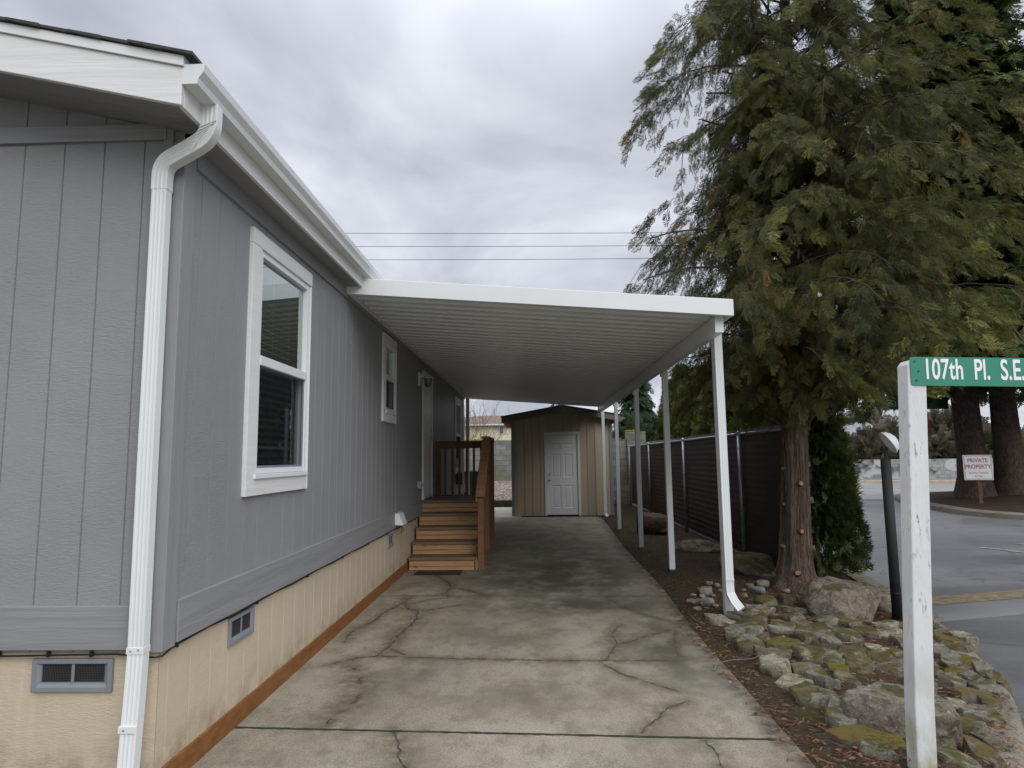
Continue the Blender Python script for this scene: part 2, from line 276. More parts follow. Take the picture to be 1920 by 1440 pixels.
simple('fence_wire', (.043, .031, .027), .32, .1, 5); simple('galv', (.30, .32, .34), .38, .12, 6, 0, .5, .6)

# ------------------------------------------------------------------ mesh helpers
def wloc(o):
    v = Vector((0, 0, 0))
    while o is not None: v += o.location; o = o.parent
    return v
class MB:
    def __init__(s): s.v = []; s.f = []
    def add(s, vs, fs):
        k = len(s.v); s.v += [tuple(p) for p in vs]; s.f += [tuple(i+k for i in q) for q in fs]; return s
    def box(s, x0, y0, z0, x1, y1, z1):
        return s.add([(x0, y0, z0), (x1, y0, z0), (x1, y1, z0), (x0, y1, z0), (x0, y0, z1), (x1, y0, z1), (x1, y1, z1), (x0, y1, z1)],
                     [(0, 3, 2, 1), (4, 5, 6, 7), (0, 1, 5, 4), (1, 2, 6, 5), (2, 3, 7, 6), (3, 0, 4, 7)])
    def quad(s, a, b, c, d): return s.add([a, b, c, d], [(0, 1, 2, 3)])
    def bar(s, p, q, w, h, upv=(0, 0, 1)):
        p, q = Vector(p), Vector(q); d = (q-p).normalized(); u = Vector(upv); r_ = d.cross(u)
        if r_.length < 1e-4: r_ = d.cross(Vector((0, 1, 0)))
        r_.normalize(); u = r_.cross(d).normalized(); o = [(-1, -1), (1, -1), (1, 1), (-1, 1)]
        return s.add([b + r_*(i*w/2) + u*(j*h/2) for b in (p, q) for i, j in o], [(0, 3, 2, 1), (4, 5, 6, 7)] + [(k, (k+1) % 4, (k+1) % 4+4, k+4) for k in range(4)])
    def tube(s, pts, rad, n=8, cap=True):
        pts = [Vector(p) for p in pts]; rs = rad if isinstance(rad, (list, tuple)) else [rad]*len(pts)
        vs = []; fs = []; ref = None
        for i, p in enumerate(pts):
            t = (pts[min(i+1, len(pts)-1)] - pts[max(i-1, 0)]).normalized()
            if ref is None: ref = t.orthogonal().normalized()
            a = (ref - t*ref.dot(t)); a = a.normalized() if a.length > 1e-5 else t.orthogonal().normalized(); ref = a; b = t.cross(a)
            vs += [p + (a*math.cos(2*math.pi*k/n) + b*math.sin(2*math.pi*k/n))*rs[i] for k in range(n)]
        for i in range(len(pts)-1):
            for k in range(n): fs.append((i*n+k, i*n+(k+1) % n, (i+1)*n+(k+1) % n, (i+1)*n+k))
        if cap: fs += [tuple(range(n-1, -1, -1)), tuple(range((len(pts)-1)*n, len(pts)*n))]
        return s.add(vs, fs)
    def prism(s, poly, a, ax, d):
        """polygon poly (2-D) in the plane across axis ax at a, extruded by d"""
        def P(u, v, w): return {0: (w, u, v), 1: (u, w, v), 2: (u, v, w)}[ax]
        n = len(poly); return s.add([P(u, v, a) for u, v in poly] + [P(u, v, a+d) for u, v in poly],
            [tuple(range(n-1, -1, -1)), tuple(range(n, 2*n))] + [(i, (i+1) % n, (i+1) % n+n, i+n) for i in range(n)])
    def sweep(s, path, prof, upv):
        path = [Vector(p) for p in path]; n = len(prof); vs = []; fs = []; up_ = Vector(upv)
        for i, p in enumerate(path):
            t = (path[min(i+1, len(path)-1)] - path[max(i-1, 0)]).normalized()
            b = t.cross(up_).normalized(); c = b.cross(t)
            vs += [p + b*u + c*v for u, v in prof]
        for i in range(len(path)-1):
            for k in range(n): fs.append((i*n+k, i*n+(k+1) % n, (i+1)*n+(k+1) % n, (i+1)*n+k))
        fs += [tuple(range(n-1, -1, -1)), tuple(range((len(path)-1)*n, len(path)*n))]
        return s.add(vs, fs)
    def lathe(s, c, prof, n=20):
        c = Vector(c); vs = []; fs = []
        for r_, z_ in prof: vs += [c + Vector((r_*math.cos(2*math.pi*k/n), r_*math.sin(2*math.pi*k/n), z_)) for k in range(n)]
        for i in range(len(prof)-1):
            for k in range(n): fs.append((i*n+k, i*n+(k+1) % n, (i+1)*n+(k+1) % n, (i+1)*n+k))
        return s.add(vs, fs)
    def build(s, name, mat, parent=None, bevel=0, smooth=False, fix=True):
        me = bpy.data.meshes.new(name); o = wloc(parent)
        me.from_pydata([tuple(Vector(p)-o) for p in s.v], [], s.f)
        if fix:
            bm = bmesh.new(); bm.from_mesh(me); bmesh.ops.recalc_face_normals(bm, faces=bm.faces); bm.to_mesh(me); bm.free()
        me.materials.append(M[mat] if isinstance(mat, str) else mat)
        if smooth: me.polygons.foreach_set('use_smooth', [True]*len(me.polygons))
        ob = bpy.data.objects.new(name, me); scene.collection.objects.link(ob); ob.parent = parent
        if bevel:
            b = ob.modifiers.new('bevel', 'BEVEL'); b.width = bevel; b.segments = 2; b.limit_method = 'ANGLE'; b.angle_limit = R(40)
        return ob
def box(name, mat, parent, *a, bevel=0): return MB().box(*a).build(name, mat, parent, bevel)
def tag(o, label, cat, group=None):
    o['label'] = label; o['category'] = cat
    if group: o['group'] = group
    return o
def thing(name, label, cat, loc=(0, 0, 0), group=None):
    o = bpy.data.objects.new(name, None); o.empty_display_size = .2; scene.collection.objects.link(o); o.location = loc; return tag(o, label, cat, group)
def structure(o): o['kind'] = 'structure'; return o
def arrmesh(name, verts, faces, mat, parent=None, tint=None, smooth=False):
    """numpy quads/tris to one mesh"""
    me = bpy.data.meshes.new(name); nv, nf, k = len(verts), len(faces), faces.shape[1]; o = np.array(wloc(parent))
    me.vertices.add(nv); me.vertices.foreach_set('co', (np.asarray(verts, np.float32)-o.astype(np.float32)).ravel())
    me.loops.add(nf*k); me.loops.foreach_set('vertex_index', faces.astype(np.int32).ravel())
    me.polygons.add(nf); me.polygons.foreach_set('loop_start', np.arange(0, nf*k, k, dtype=np.int32))
    try: me.polygons.foreach_set('loop_total', np.full(nf, k, np.int32))
    except Exception: pass
    if tint is not None:
        at_ = me.attributes.new('tint', 'FLOAT', 'POINT'); at_.data.foreach_set('value', tint.astype(np.float32))
    me.update(calc_edges=True)
    if smooth: me.polygons.foreach_set('use_smooth', np.ones(nf, bool))
    me.materials.append(M[mat]); ob = bpy.data.objects.new(name, me); scene.collection.objects.link(ob); ob.parent = parent
    return ob

# ------------------------------------------------------------------ ground, driveway, road, kerb
def sstep(a, b, x):
    t = max(0., min(1., (x-a)/(b-a))); return t*t*(3-2*t)
EDGE = [(-6, 1.36), (3.3, 1.345), (5.8, 1.37), (7.6, 1.47), (10.8, 1.5), (14.5, 1.65), (16.9, 1.74)]
def edge_x(y):
    for (a, b), (c, d) in zip(EDGE, EDGE[1:]):
        if y <= c: return b + (d-b)*max(0, (y-a))/(c-a)
    return EDGE[-1][1]
KERB = [(4.75, 37), (4.72, 20), (4.68, 13), (4.6, 10.6), (4.49, 9.45), (4.34, 8.59), (4.07, 7.4), (3.87, 6.52), (3.57, 5.56), (3.25, 4.77), (2.96, 4.24), (2.5, 3.55), (2.0, 2.9), (1.55, 2.35), (1.3, 1.9)]
def kerb_x(y):
    P = KERB[::-1]
    if y <= P[0][1]: return P[0][0]
    for (a, b), (c, d) in zip(P, P[1:]):
        if y <= d: return a + (c-a)*(y-b)/(d-b)
    return P[-1][0]
def gz(x, y):
    """height of the planted ground right of the driveway"""
    ex, kx = edge_x(y)+.02, kerb_x(y)
    t = max(0, min(1, (x-ex)/max(.3, kx-ex-.2)))
    z_ = -.012 - .085*sstep(.25, 1, t) + .05*math.sin(math.pi*min(1, t*1.15))*sstep(2.2, 4.5, y)*(1-sstep(7, 9.5, y))
    z_ += .03*sstep(16, 20.5, y)*5*0 + .018*noise.noise((x*2.1, y*2.1, 0)) * min(1, t*8) + .01*noise.noise((x*7, y*7, 3))*min(1, t*8)
    return z_
g = MB().quad((-700, -700, -.34), (700, -700, -.34), (700, 900, -.34), (-700, 900, -.34)).build('ground', 'ground_soil'); structure(g)
road = MB().quad((.6, -40, -.225), (90, -40, -.225), (90, 60, -.225), (.6, 60, -.225)).build('road', 'asphalt'); structure(road)
xs = np.array([[9.0, 25.3, 0], [90, 19, 0], [90, 31, 0], [9, 42.5, 0]]); st = MB().quad(*[(x, y, -.219) for x, y, _ in xs]).build('side_road', 'far_asphalt'); structure(st)
# soil bed
vs, fs = [], []; ys = np.arange(1.7, 21.6, .09); n_u = 44
for j, y in enumerate(ys):
    a, b = edge_x(y)-.12, kerb_x(y)-.20
    for i in range(n_u+1):
        x = a + (b-a)*i/n_u; vs.append((x, y, gz(x, y) if i > 1 else (-.12 if i == 0 else -.045)))
for j in range(len(ys)-1):
    for i in range(n_u): k = j*(n_u+1)+i; fs.append((k, k+1, k+n_u+2, k+n_u+1))
bed = MB().add(vs, fs).build('soil_bed', 'soil', smooth=True); structure(bed)
# kerb along the corner
def kerb_strip(pts, w, ztop, zbot, name, mat, jitter=0):
    mb = MB(); n = len(pts); rows = []
    for i, (x, y) in enumerate(pts):
        a = Vector(pts[max(0, i-1)]); b = Vector(pts[min(n-1, i+1)]); t = (b-a).normalized(); nn = Vector((t.y, -t.x))
        p = Vector((x, y)); o = p - nn*w
        rows.append([(p.x+nn.x*.02, p.y+nn.y*.02, zbot), (p.x, p.y, ztop-.035), (p.x-nn.x*.03, p.y-nn.y*.03, ztop), (o.x, o.y, ztop), (o.x, o.y, zbot)])
    vs = [v for r_ in rows for v in r_]; fs = [(i*5+k, i*5+k+1, i*5+k+6, i*5+k+5) for i in range(n-1) for k in range(4)]
    return structure(mb.add(vs, fs).build(name, mat, smooth=False))
def smooth_poly(P, n=6):
    P = [Vector(p) for p in P]; o = []
    for i in range(len(P)-1):
        p0, p1, p2, p3 = P[max(0, i-1)], P[i], P[i+1], P[min(len(P)-1, i+2)]
        for k in range(n):
            t = k/n; o.append(.5*((2*p1)+(p2-p0)*t+(2*p0-5*p1+4*p2-p3)*t*t+(3*p1-p0-3*p2+p3)*t**3))
    return o + [P[-1]]
kp = [tuple(p) for p in smooth_poly([(x, y, 0) for x, y in KERB])]
kerb_strip([(x, y) for x, y, _ in kp][::-1], .26, -.085, -.24, 'kerb', 'kerb')
# driveway slab on a fine grid that carries where it is stained
def px(l): return [at(350+x/2.021, 950+y/2.021, z=0) for x, y in l]
CR = [px(l) for l in [
    [(945, 260), (970, 275), (995, 290), (1000, 305), (985, 330), (990, 342)], [(1000, 305), (1060, 315), (1130, 335)],
    [(850, 340), (825, 362), (745, 405), (700, 440), (640, 462), (612, 490), (600, 512)], [(825, 362), (835, 385), (880, 398), (860, 440), (800, 490), (770, 530), (715, 568)],
    [(880, 398), (960, 385), (1040, 372)], [(850, 370), (920, 352), (975, 345)], [(540, 600), (655, 572), (720, 567), (900, 573), (1120, 578), (1340, 583), (1560, 585), (1700, 583), (1860, 585)],
    [(770, 540), (800, 550), (830, 565)], [(1590, 345), (1640, 375), (1720, 405), (1850, 440)], [(1640, 450), (1610, 485), (1630, 520), (1610, 550), (1590, 580)],
    [(1630, 525), (1700, 505), (1820, 470), (1880, 450)], [(1560, 585), (1640, 630), (1740, 665), (1860, 700)], [(1890, 740), (1830, 760), (1790, 800), (1750, 830), (1720, 862)],
    [(785, 850), (800, 900), (805, 940), (830, 990), (850, 1030)], [(1850, 470), (1850, 530), (1865, 570)], [(1970, 885), (2003, 930), (2031, 990), (2060, 1040)], [(620, 612), (640, 618)], [(655, 650), (660, 672)], [(655, 712), (640, 740), (625, 748)], [(600, 772), (585, 778)], [(548, 805), (530, 825)]]]
CW = [.9, .55, .8, 1.15, .4, .4, .75, .6, .7, .8, .75, .7, .9, 1.0, .55, .8, 1.2, 1.8, 1.7, 1.2, 1.7]
x0, y0, y1, step = -1.76, -3.0, 16.62, .028
ny = int((y1-y0)/step)+1; nx = 118
Y = np.linspace(y0, y1, ny); E_ = np.array([edge_x(y) for y in Y]); U = np.linspace(0, 1, nx)
GX = x0 + (E_[:, None]-x0)*U[None, :]; GY = np.repeat(Y[:, None], nx, 1)
stain = np.zeros_like(GX); dmg = np.zeros_like(GX)
for l, w in zip(CR, CW):
    d = np.full_like(GX, 9.)
    for a, b in zip(l, l[1:]):
        ax_, ay = b.x-a.x, b.y-a.y; L2 = ax_*ax_+ay*ay+1e-9
        t = np.clip(((GX-a.x)*ax_+(GY-a.y)*ay)/L2, 0, 1); d = np.minimum(d, np.hypot(GX-a.x-t*ax_, GY-a.y-t*ay))
    stain = np.maximum(stain, np.maximum(np.exp(-(d/(.026*w))**2)*1.0, np.exp(-(d/(.10*w))**2)*.72))
def blob(cx_, cy_, rx, ry): return np.exp(-(((GX-cx_)/rx)**2+((GY-cy_)/ry)**2))
damp = np.clip(.5*blob(-.9, 4.6, .35, .6)+.45*blob(.6, 3.1, .5, .35)+.5*blob(.0, 4.3, .5, .25)+.6*blob(1.0, 5.3, .3, .9)+1.1*blob(.15, 8.3, 1.0, 1.25)+.8*blob(.3, 6.75, .9, .35)+.5*blob(.9, 9.5, .7, 2.2)+.35*blob(-.2, 12, 1.2, 2.5)+.45*blob(-.4, 5.8, .5, .5)+.4*blob(1.1, 6.0, .25, 1.2)+.3*blob(.9, 4.6, .4, .4)+.25*blob(.2, 5.4, 1.0, .5), 0, 1)
dist_e = E_[:, None]-GX; dirt = np.exp(-(dist_e/.13)**2)
idx = np.arange(ny*nx).reshape(ny, nx); F = np.stack([idx[:-1, :-1], idx[:-1, 1:], idx[1:, 1:], idx[1:, :-1]], -1).reshape(-1, 4)
slab = arrmesh('driveway', np.stack([GX, GY, np.zeros_like(GX)], -1).reshape(-1, 3), F, 'concrete', smooth=True); structure(slab)
for nm, arr in (('stain', stain), ('damp', damp), ('dirt', dirt)):
    at_ = slab.data.attributes.new(nm, 'FLOAT', 'POINT'); at_.data.foreach_set('value', arr.astype(np.float32).ravel())
mb = MB(); rr = random.Random(3)
for l, w in zip(CR, CW):
    pts = []
    for a, b in zip(l, l[1:]):
        m = max(2, int((b-a).length/.035)); nrm = Vector((-(b-a).y, (b-a).x, 0)).normalized()
        for k in range(m): pts.append(a.lerp(b, k/m) + nrm*rr.gauss(0, .006))
    pts.append(l[-1]); ws = [w*rr.uniform(.0018, .0062)*(1 if .05 < i/len(pts) < .95 else .4) for i in range(len(pts))]
    vs = []
    for i, p in enumerate(pts):
        t = (pts[min(i+1, len(pts)-1)]-pts[max(i-1, 0)]).normalized(); nrm = Vector((-t.y, t.x, 0)); vs += [(p.x+nrm.x*ws[i], p.y+nrm.y*ws[i], .003), (p.x-nrm.x*ws[i], p.y-nrm.y*ws[i], .003)]
    mb.add(vs, [(2*i, 2*i+1, 2*i+3, 2*i+2) for i in range(len(pts)-1)])
mb.build('crack_lines', 'crack', slab)
for ya, yb, w in ((3.80, 3.645, .010), (7.29, 7.2, .006), (10.9, 10.78, .006), (14.65, 14.5, .006)):
    vs = []; n = 90
    for i in range(n+1):
        x = -1.735 + (edge_x(yb)-.07+1.735)*i/n; y = ya+(yb-ya)*i/n; a, b = w*rr.uniform(.6, 1.3), w*rr.uniform(.6, 1.3); vs += [(x, y-a, .0035), (x, y+b, .0035)]
    MB().add(vs, [(2*i, 2*i+2, 2*i+3, 2*i+1) for i in range(n)]).build('expansion_joint', 'joint_moss', slab)
back = MB().box(-6, 16.66, -.3, -.3, 20.05, -.004).build('patio', 'old_concrete'); structure(back)
# speed bump
sb_pts = [(3.78, 7.36), (4.3, 7.5), (5.0, 7.7), (6.2, 8.05), (8.2, 8.7)]
prof = [(-.46, 0), (-.38, .035), (-.24, .062), (-.08, .072), (.08, .072), (.24, .062), (.38, .035), (.46, 0)]
mb = MB(); P_ = smooth_poly([(x, y, -.224) for x, y in sb_pts], 5); vs = []
for i, p in enumerate(P_):
    t = (P_[min(i+1, len(P_)-1)]-P_[max(0, i-1)]).normalized(); nn = Vector((-t.y, t.x, 0)); vs += [p+nn*u+Vector((0, 0, v)) for u, v in prof]
k = len(prof); mb.add(vs, [(i*k+j, i*k+j+1, (i+1)*k+j+1, (i+1)*k+j) for i in range(len(P_)-1) for j in range(k-1)] + [tuple(range(k))])
sbm = mb.build('speed_bump', 'asphalt', smooth=True); mb = MB(); pr2 = [(u, v+.004) for u, v in prof if u > -.2]; pr2 = [(-.12, .0735)]+pr2[1:]; vs = []
for i, p in enumerate(P_):
    t = (P_[min(i+1, len(P_)-1)]-P_[max(0, i-1)]).normalized(); nn = Vector((-t.y, t.x, 0)); vs += [p+nn*u+Vector((0, 0, v)) for u, v in pr2]
k = len(pr2); mb.add(vs, [(i*k+j, i*k+j+1, (i+1)*k+j+1, (i+1)*k+j) for i in range(len(P_)-1) for j in range(k-1)]); mb.build('yellow_paint', 'yellow_bump', sbm, smooth=True)
tag(sbm, 'low speed bump with worn yellow paint across the road beside the kerb', 'speed bump')
def stripe(name, pts, w, z_=-.2145):
    mb = MB(); vs = []
    for i, p in enumerate(pts):
        p = Vector((*p, 0)); t = (Vector((*pts[min(i+1, len(pts)-1)], 0))-Vector((*pts[max(0, i-1)], 0))).normalized(); nn = Vector((-t.y, t.x, 0)); vs += [(p+nn*w/2)[:2]+(z_,), (p-nn*w/2)[:2]+(z_,)]
    mb.add(vs, [(2*i, 2*i+1, 2*i+3, 2*i+2) for i in range(len(pts)-1)]); o = mb.build(name, 'paint_white', road)
    return o
stripe('lane_line', [at(1480, 938, z=-.215)[:2], at(1600, 937.5, z=-.215)[:2], at(1690, 937, z=-.215)[:2]], .16)
stripe('lane_line', [at(1838, 1026, z=-.215)[:2], at(1875, 1030, z=-.215)[:2], at(1930, 1037, z=-.215)[:2]], .07); stripe('lane_line', [at(1905, 1019, z=-.215)[:2], at(1960, 1023, z=-.215)[:2]], .07)

# ------------------------------------------------------------------ the grey manufactured home
WX, FY, EY = -1.70, 3.0, 16.3                   # side wall plane, near wall plane, far end
LX = -9.9; RID = -5.8                           # left side, ridge
home = thing('mobile_home', 'grey sided manufactured home with white trim and tan skirting along the driveway', 'house', (-1.7, 3.0, 0))
WIN = [(3.90, 4.80, 1.42, 2.83), (7.40, 7.95, 2.06, 2.86), (14.35, 15.35, 1.28, 2.78)]    # y0 y1 z0 z1 of the openings in the side wall
DOOR = (10.06, 10.87, .89, 2.80)
def groove_profile(a, b, s0, sp=.2032, gw=.009, gd=.007):
    """(coordinate, depth) pairs of a grooved sheet"""
    o = [(a, 0)]; k = math.ceil((a+.02-s0)/sp); x = s0+k*sp
    while x < b-.02: o += [(x-gw/2, 0), (x-gw/2+.002, -gd), (x+gw/2-.002, -gd), (x+gw/2, 0)]; x += sp
    return o+[(b, 0)]
def wall_side(prof, xf, z0, z1, holes=(), top=None):
    mb = MB(); pts = sorted(set([p[0] for p in prof] + [h[i] for h in holes for i in (0, 1)])); dep = dict(prof)
    ks = sorted(dep); f_ = lambda y: float(np.interp(y, ks, [dep[k] for k in ks]))
    for a, b in zip(pts, pts[1:]):
        m = (a+b)/2; spans = [(z0, z1)]
        for h in holes:
            if h[0] < m < h[1]: spans = [s for c, d in spans for s in ((c, min(d, h[2])), (max(c, h[3]), d)) if s[1]-s[0] > 1e-4]
        for c, d in spans: mb.quad((xf+f_(a), a, c), (xf+f_(b), b, c), (xf+f_(b), b, d), (xf+f_(a), a, d))
    return mb
side = wall_side(groove_profile(FY, EY, 3.185), WX, .642, 3.09, WIN); side.build('side_siding', 'grey_siding', home)
def ztop(x): return 3.095 + .225*(min(x, 2*RID-x) - 2*0 if False else 0) 
def roofz(x): return 3.255 + .225*(( -1.54 - x) if x > RID else (x - (2*RID+1.54)))      # roof deck line
mb = MB(); pr = groove_profile(LX, WX, -1.9); ks = [p[0] for p in pr]
for (a, da), (b, db) in zip(pr, pr[1:]): mb.quad((a, FY-da, .642), (b, FY-db, .642), (b, FY-db, roofz(b)-.05), (a, FY-da, roofz(a)-.05))
mb.build('gable_siding', 'grey_siding', home)
mb = MB().box(LX, EY-.1, .05, WX-.02, EY, 3.1); mb.box(LX, FY+.1, .05, LX+.1, EY-.1, 3.1); mb.build('rear_wall', 'grey_siding', home)
# skirting, sill, belly band, corner board, frieze
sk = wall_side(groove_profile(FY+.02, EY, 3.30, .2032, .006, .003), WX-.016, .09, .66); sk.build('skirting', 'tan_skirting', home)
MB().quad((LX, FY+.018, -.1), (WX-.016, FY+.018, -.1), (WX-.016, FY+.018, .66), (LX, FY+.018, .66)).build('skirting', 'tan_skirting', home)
box('sill_board', 'sill_wood', home, WX-.045, FY+.08, -.05, WX-.004, EY, .112, bevel=.004)
box('belly_band', 'grey_board_y', home, WX-.012, FY+.10, .655, WX+.022, EY, .850, bevel=.004)
box('belly_band', 'grey_board_x', home, LX, FY-.022, .655, WX-.105, FY+.012, .850, bevel=.004)
mb = MB().box(WX-.05, FY-.014, .642, WX+.014, FY+.095, 3.07); mb.box(WX-.1, FY-.014, .642, WX-.052, FY+.02, 3.16); mb.build('corner_board', 'grey_board_z', home, bevel=.003)
box('frieze_board', 'grey_board_y', home, WX-.012, FY+.10, 2.985, WX+.02, EY, 3.085, bevel=.003)
box('frieze_board', 'grey_board_x', home, LX, FY-.02, 3.085, -1.785, FY+.012, 3.172, bevel=.003)
# eaves: soffits, fascia, rake board, drip edge
RY = 2.66
mb = MB(); mb.box(WX-.03, FY+.012, 3.083, -1.557, EY+.3, 3.098)
for a, b in ((-1.557, RID), (RID, 2*RID+1.557)): mb.quad((a, RY+.01, roofz(a)-.165), (b, RY+.01, roofz(b)-.165), (b, FY+.01, roofz(b)-.165), (a, FY+.01, roofz(a)-.165))
mb.build('soffit', 'grey_board_x', home)
box('fascia', 'white_board_y', home, -1.556, RY+.027, 3.075, -1.534, EY+.3, 3.255, bevel=.002)
def slant(x0_, x1_, lo, hi, ya, yb): return [(x0_, ya, roofz(x0_)+lo), (x1_, ya, roofz(x1_)+lo), (x1_, ya, roofz(x1_)+hi), (x0_, ya, roofz(x0_)+hi), (x0_, yb, roofz(x0_)+lo), (x1_, yb, roofz(x1_)+lo), (x1_, yb, roofz(x1_)+hi), (x0_, yb, roofz(x0_)+hi)]
BF = [(0, 3, 2, 1), (4, 5, 6, 7), (0, 1, 5, 4), (1, 2, 6, 5), (2, 3, 7, 6), (3, 0, 4, 7)]
mb = MB().add(slant(-1.534, RID, -.18, .0, RY, RY+.025), BF); mb.add(slant(RID, 2*RID+1.534, -.18, 0., RY, RY+.025), BF); mb.build('rake_board', 'white_board_x', home, bevel=.003)
mb = MB().add(slant(-1.525, RID, .001, .047, RY-.012, RY+.04), BF); mb.add(slant(RID, 2*RID+1.525, .001, .047, RY-.012, RY+.04), BF); mb.build('drip_edge', 'white_metal', home)
mb = MB(); n = 31
for side_ in (0, 1):
    for k in range(n):
        xa = -1.475-(.142*k); xb = xa-.155
        if xb < RID: xb = RID
        if xa <= RID: break
        za, zb = roofz(xa)+.049, roofz(xb)+.053
        jy = RY-.022-rr.uniform(0, .012)
        P4 = [(xa, za, .016), (xb, zb, .012)]
        if side_: P4 = [(2*RID-xa, za, .016), (2*RID-xb, zb, .012)]
        (ua, va, ta), (ub, vb, tb) = P4
        mb.add([(ua, jy, va), (ub, jy, vb), (ub, EY+.3, vb), (ua, EY+.3, va), (ua, jy, va+ta), (ub, jy, vb+tb), (ub, EY+.3, vb+tb), (ua, EY+.3, va+ta)], BF)
mb.build('shingle_roof', 'shingle', home)
# gutter: K profile with an end cap, run along the fascia, and two downspouts
gp = [(-1.533, 3.262), (-1.533, 3.172), (-1.465, 3.172), (-1.458, 3.20), (-1.437, 3.228), (-1.432, 3.262), (-1.437, 3.262), (-1.443, 3.231), (-1.463, 3.203), (-1.469, 3.177), (-1.528, 3.177), (-1.528, 3.262)]
mb = MB(); n = len(gp); a, b = RY+.001, EY+.28
mb.add([(x, a, z_) for x, z_ in gp]+[(x, b, z_) for x, z_ in gp], [(i, (i+1) % n, (i+1) % n+n, i+n) for i in range(n)])
mb.prism([(-1.5335, 3.264), (-1.5335, 3.171), (-1.4645, 3.171), (-1.4575, 3.20), (-1.4365, 3.228), (-1.4315, 3.264)], RY-.002, 1, .003); mb.build('gutter', 'white_metal', home)
def spout_prof(w=.072, d=.052):
    o = []; hw, hd = w/2, d/2; k = 3
    o += [(-hw, -hd), (-hw*.8, -hd)]
    for i in range(k): c_ = -hw*.5+hw*.5*i; o += [(c_-.008, -hd), (c_-.003, -hd+.002), (c_+.003, -hd+.002), (c_+.008, -hd)]
    o += [(hw, -hd), (hw, hd), (-hw, hd)]; return o
dp = [(-1.497, 2.86, 3.175), (-1.497, 2.86, 3.10), (-1.503, 2.862, 3.06), (-1.53, 2.872, 3.022), (-1.58, 2.885, 2.995), (-1.68, 2.915, 2.962), (-1.735, 2.93, 2.94), (-1.762, 2.938, 2.905), (-1.768, 2.94, 2.86), (-1.768, 2.94, 2.80)]
ds = MB().sweep(smooth_poly(dp, 4), spout_prof(.078, .056), (0, 1, 0.001)).build('downspout', 'white_metal', home, bevel=.002)
MB().sweep([(-1.768, 2.94, 2.82), (-1.768, 2.94, 1.5), (-1.766, 2.94, .66), (-1.764, 2.925, .45), (-1.760, 2.90, .2), (-1.755, 2.87, .02)], spout_prof(), (0, 1, 0.001)).build('downspout_pipe', 'white_metal', ds, bevel=.002)
for z_ in (.655, .335): MB().bar((-1.767, 2.940 if z_ > .5 else 2.9115, z_), (-1.767, 2.940 if z_ > .5 else 2.9115, z_+.03), .0775, .057, (0, 1, 0)).build('joint_sleeve', 'white_metal', ds, bevel=.002)
for x_, z_ in ((-1.785, .68), (-1.75, .685), (-1.78, .36)): MB().tube([(x_, 2.914 if z_ > .5 else 2.885, z_-.01), (x_, 2.909 if z_ > .5 else 2.880, z_-.01)], .004, 8).build('screw', 'steel', ds)
mb = MB()
for k in range(7): t = k/6; y_ = .0; p = Vector(dp[2]).lerp(Vector(dp[4]), t); mb.bar(p+Vector((-.03*(1-t), -.036, -.03*t)), p+Vector((.045, -.036, .03)), .004, .006, (0, 1, 0))
mb.build('elbow_crimp', 'white_metal', ds)
mb = MB(); mb.bar((-1.60, EY-.12, 3.0), (-1.60, EY-.12, .05), .085, .065, (0, 1, 0)); mb.build('downspout', 'white_metal', home, bevel=.003)
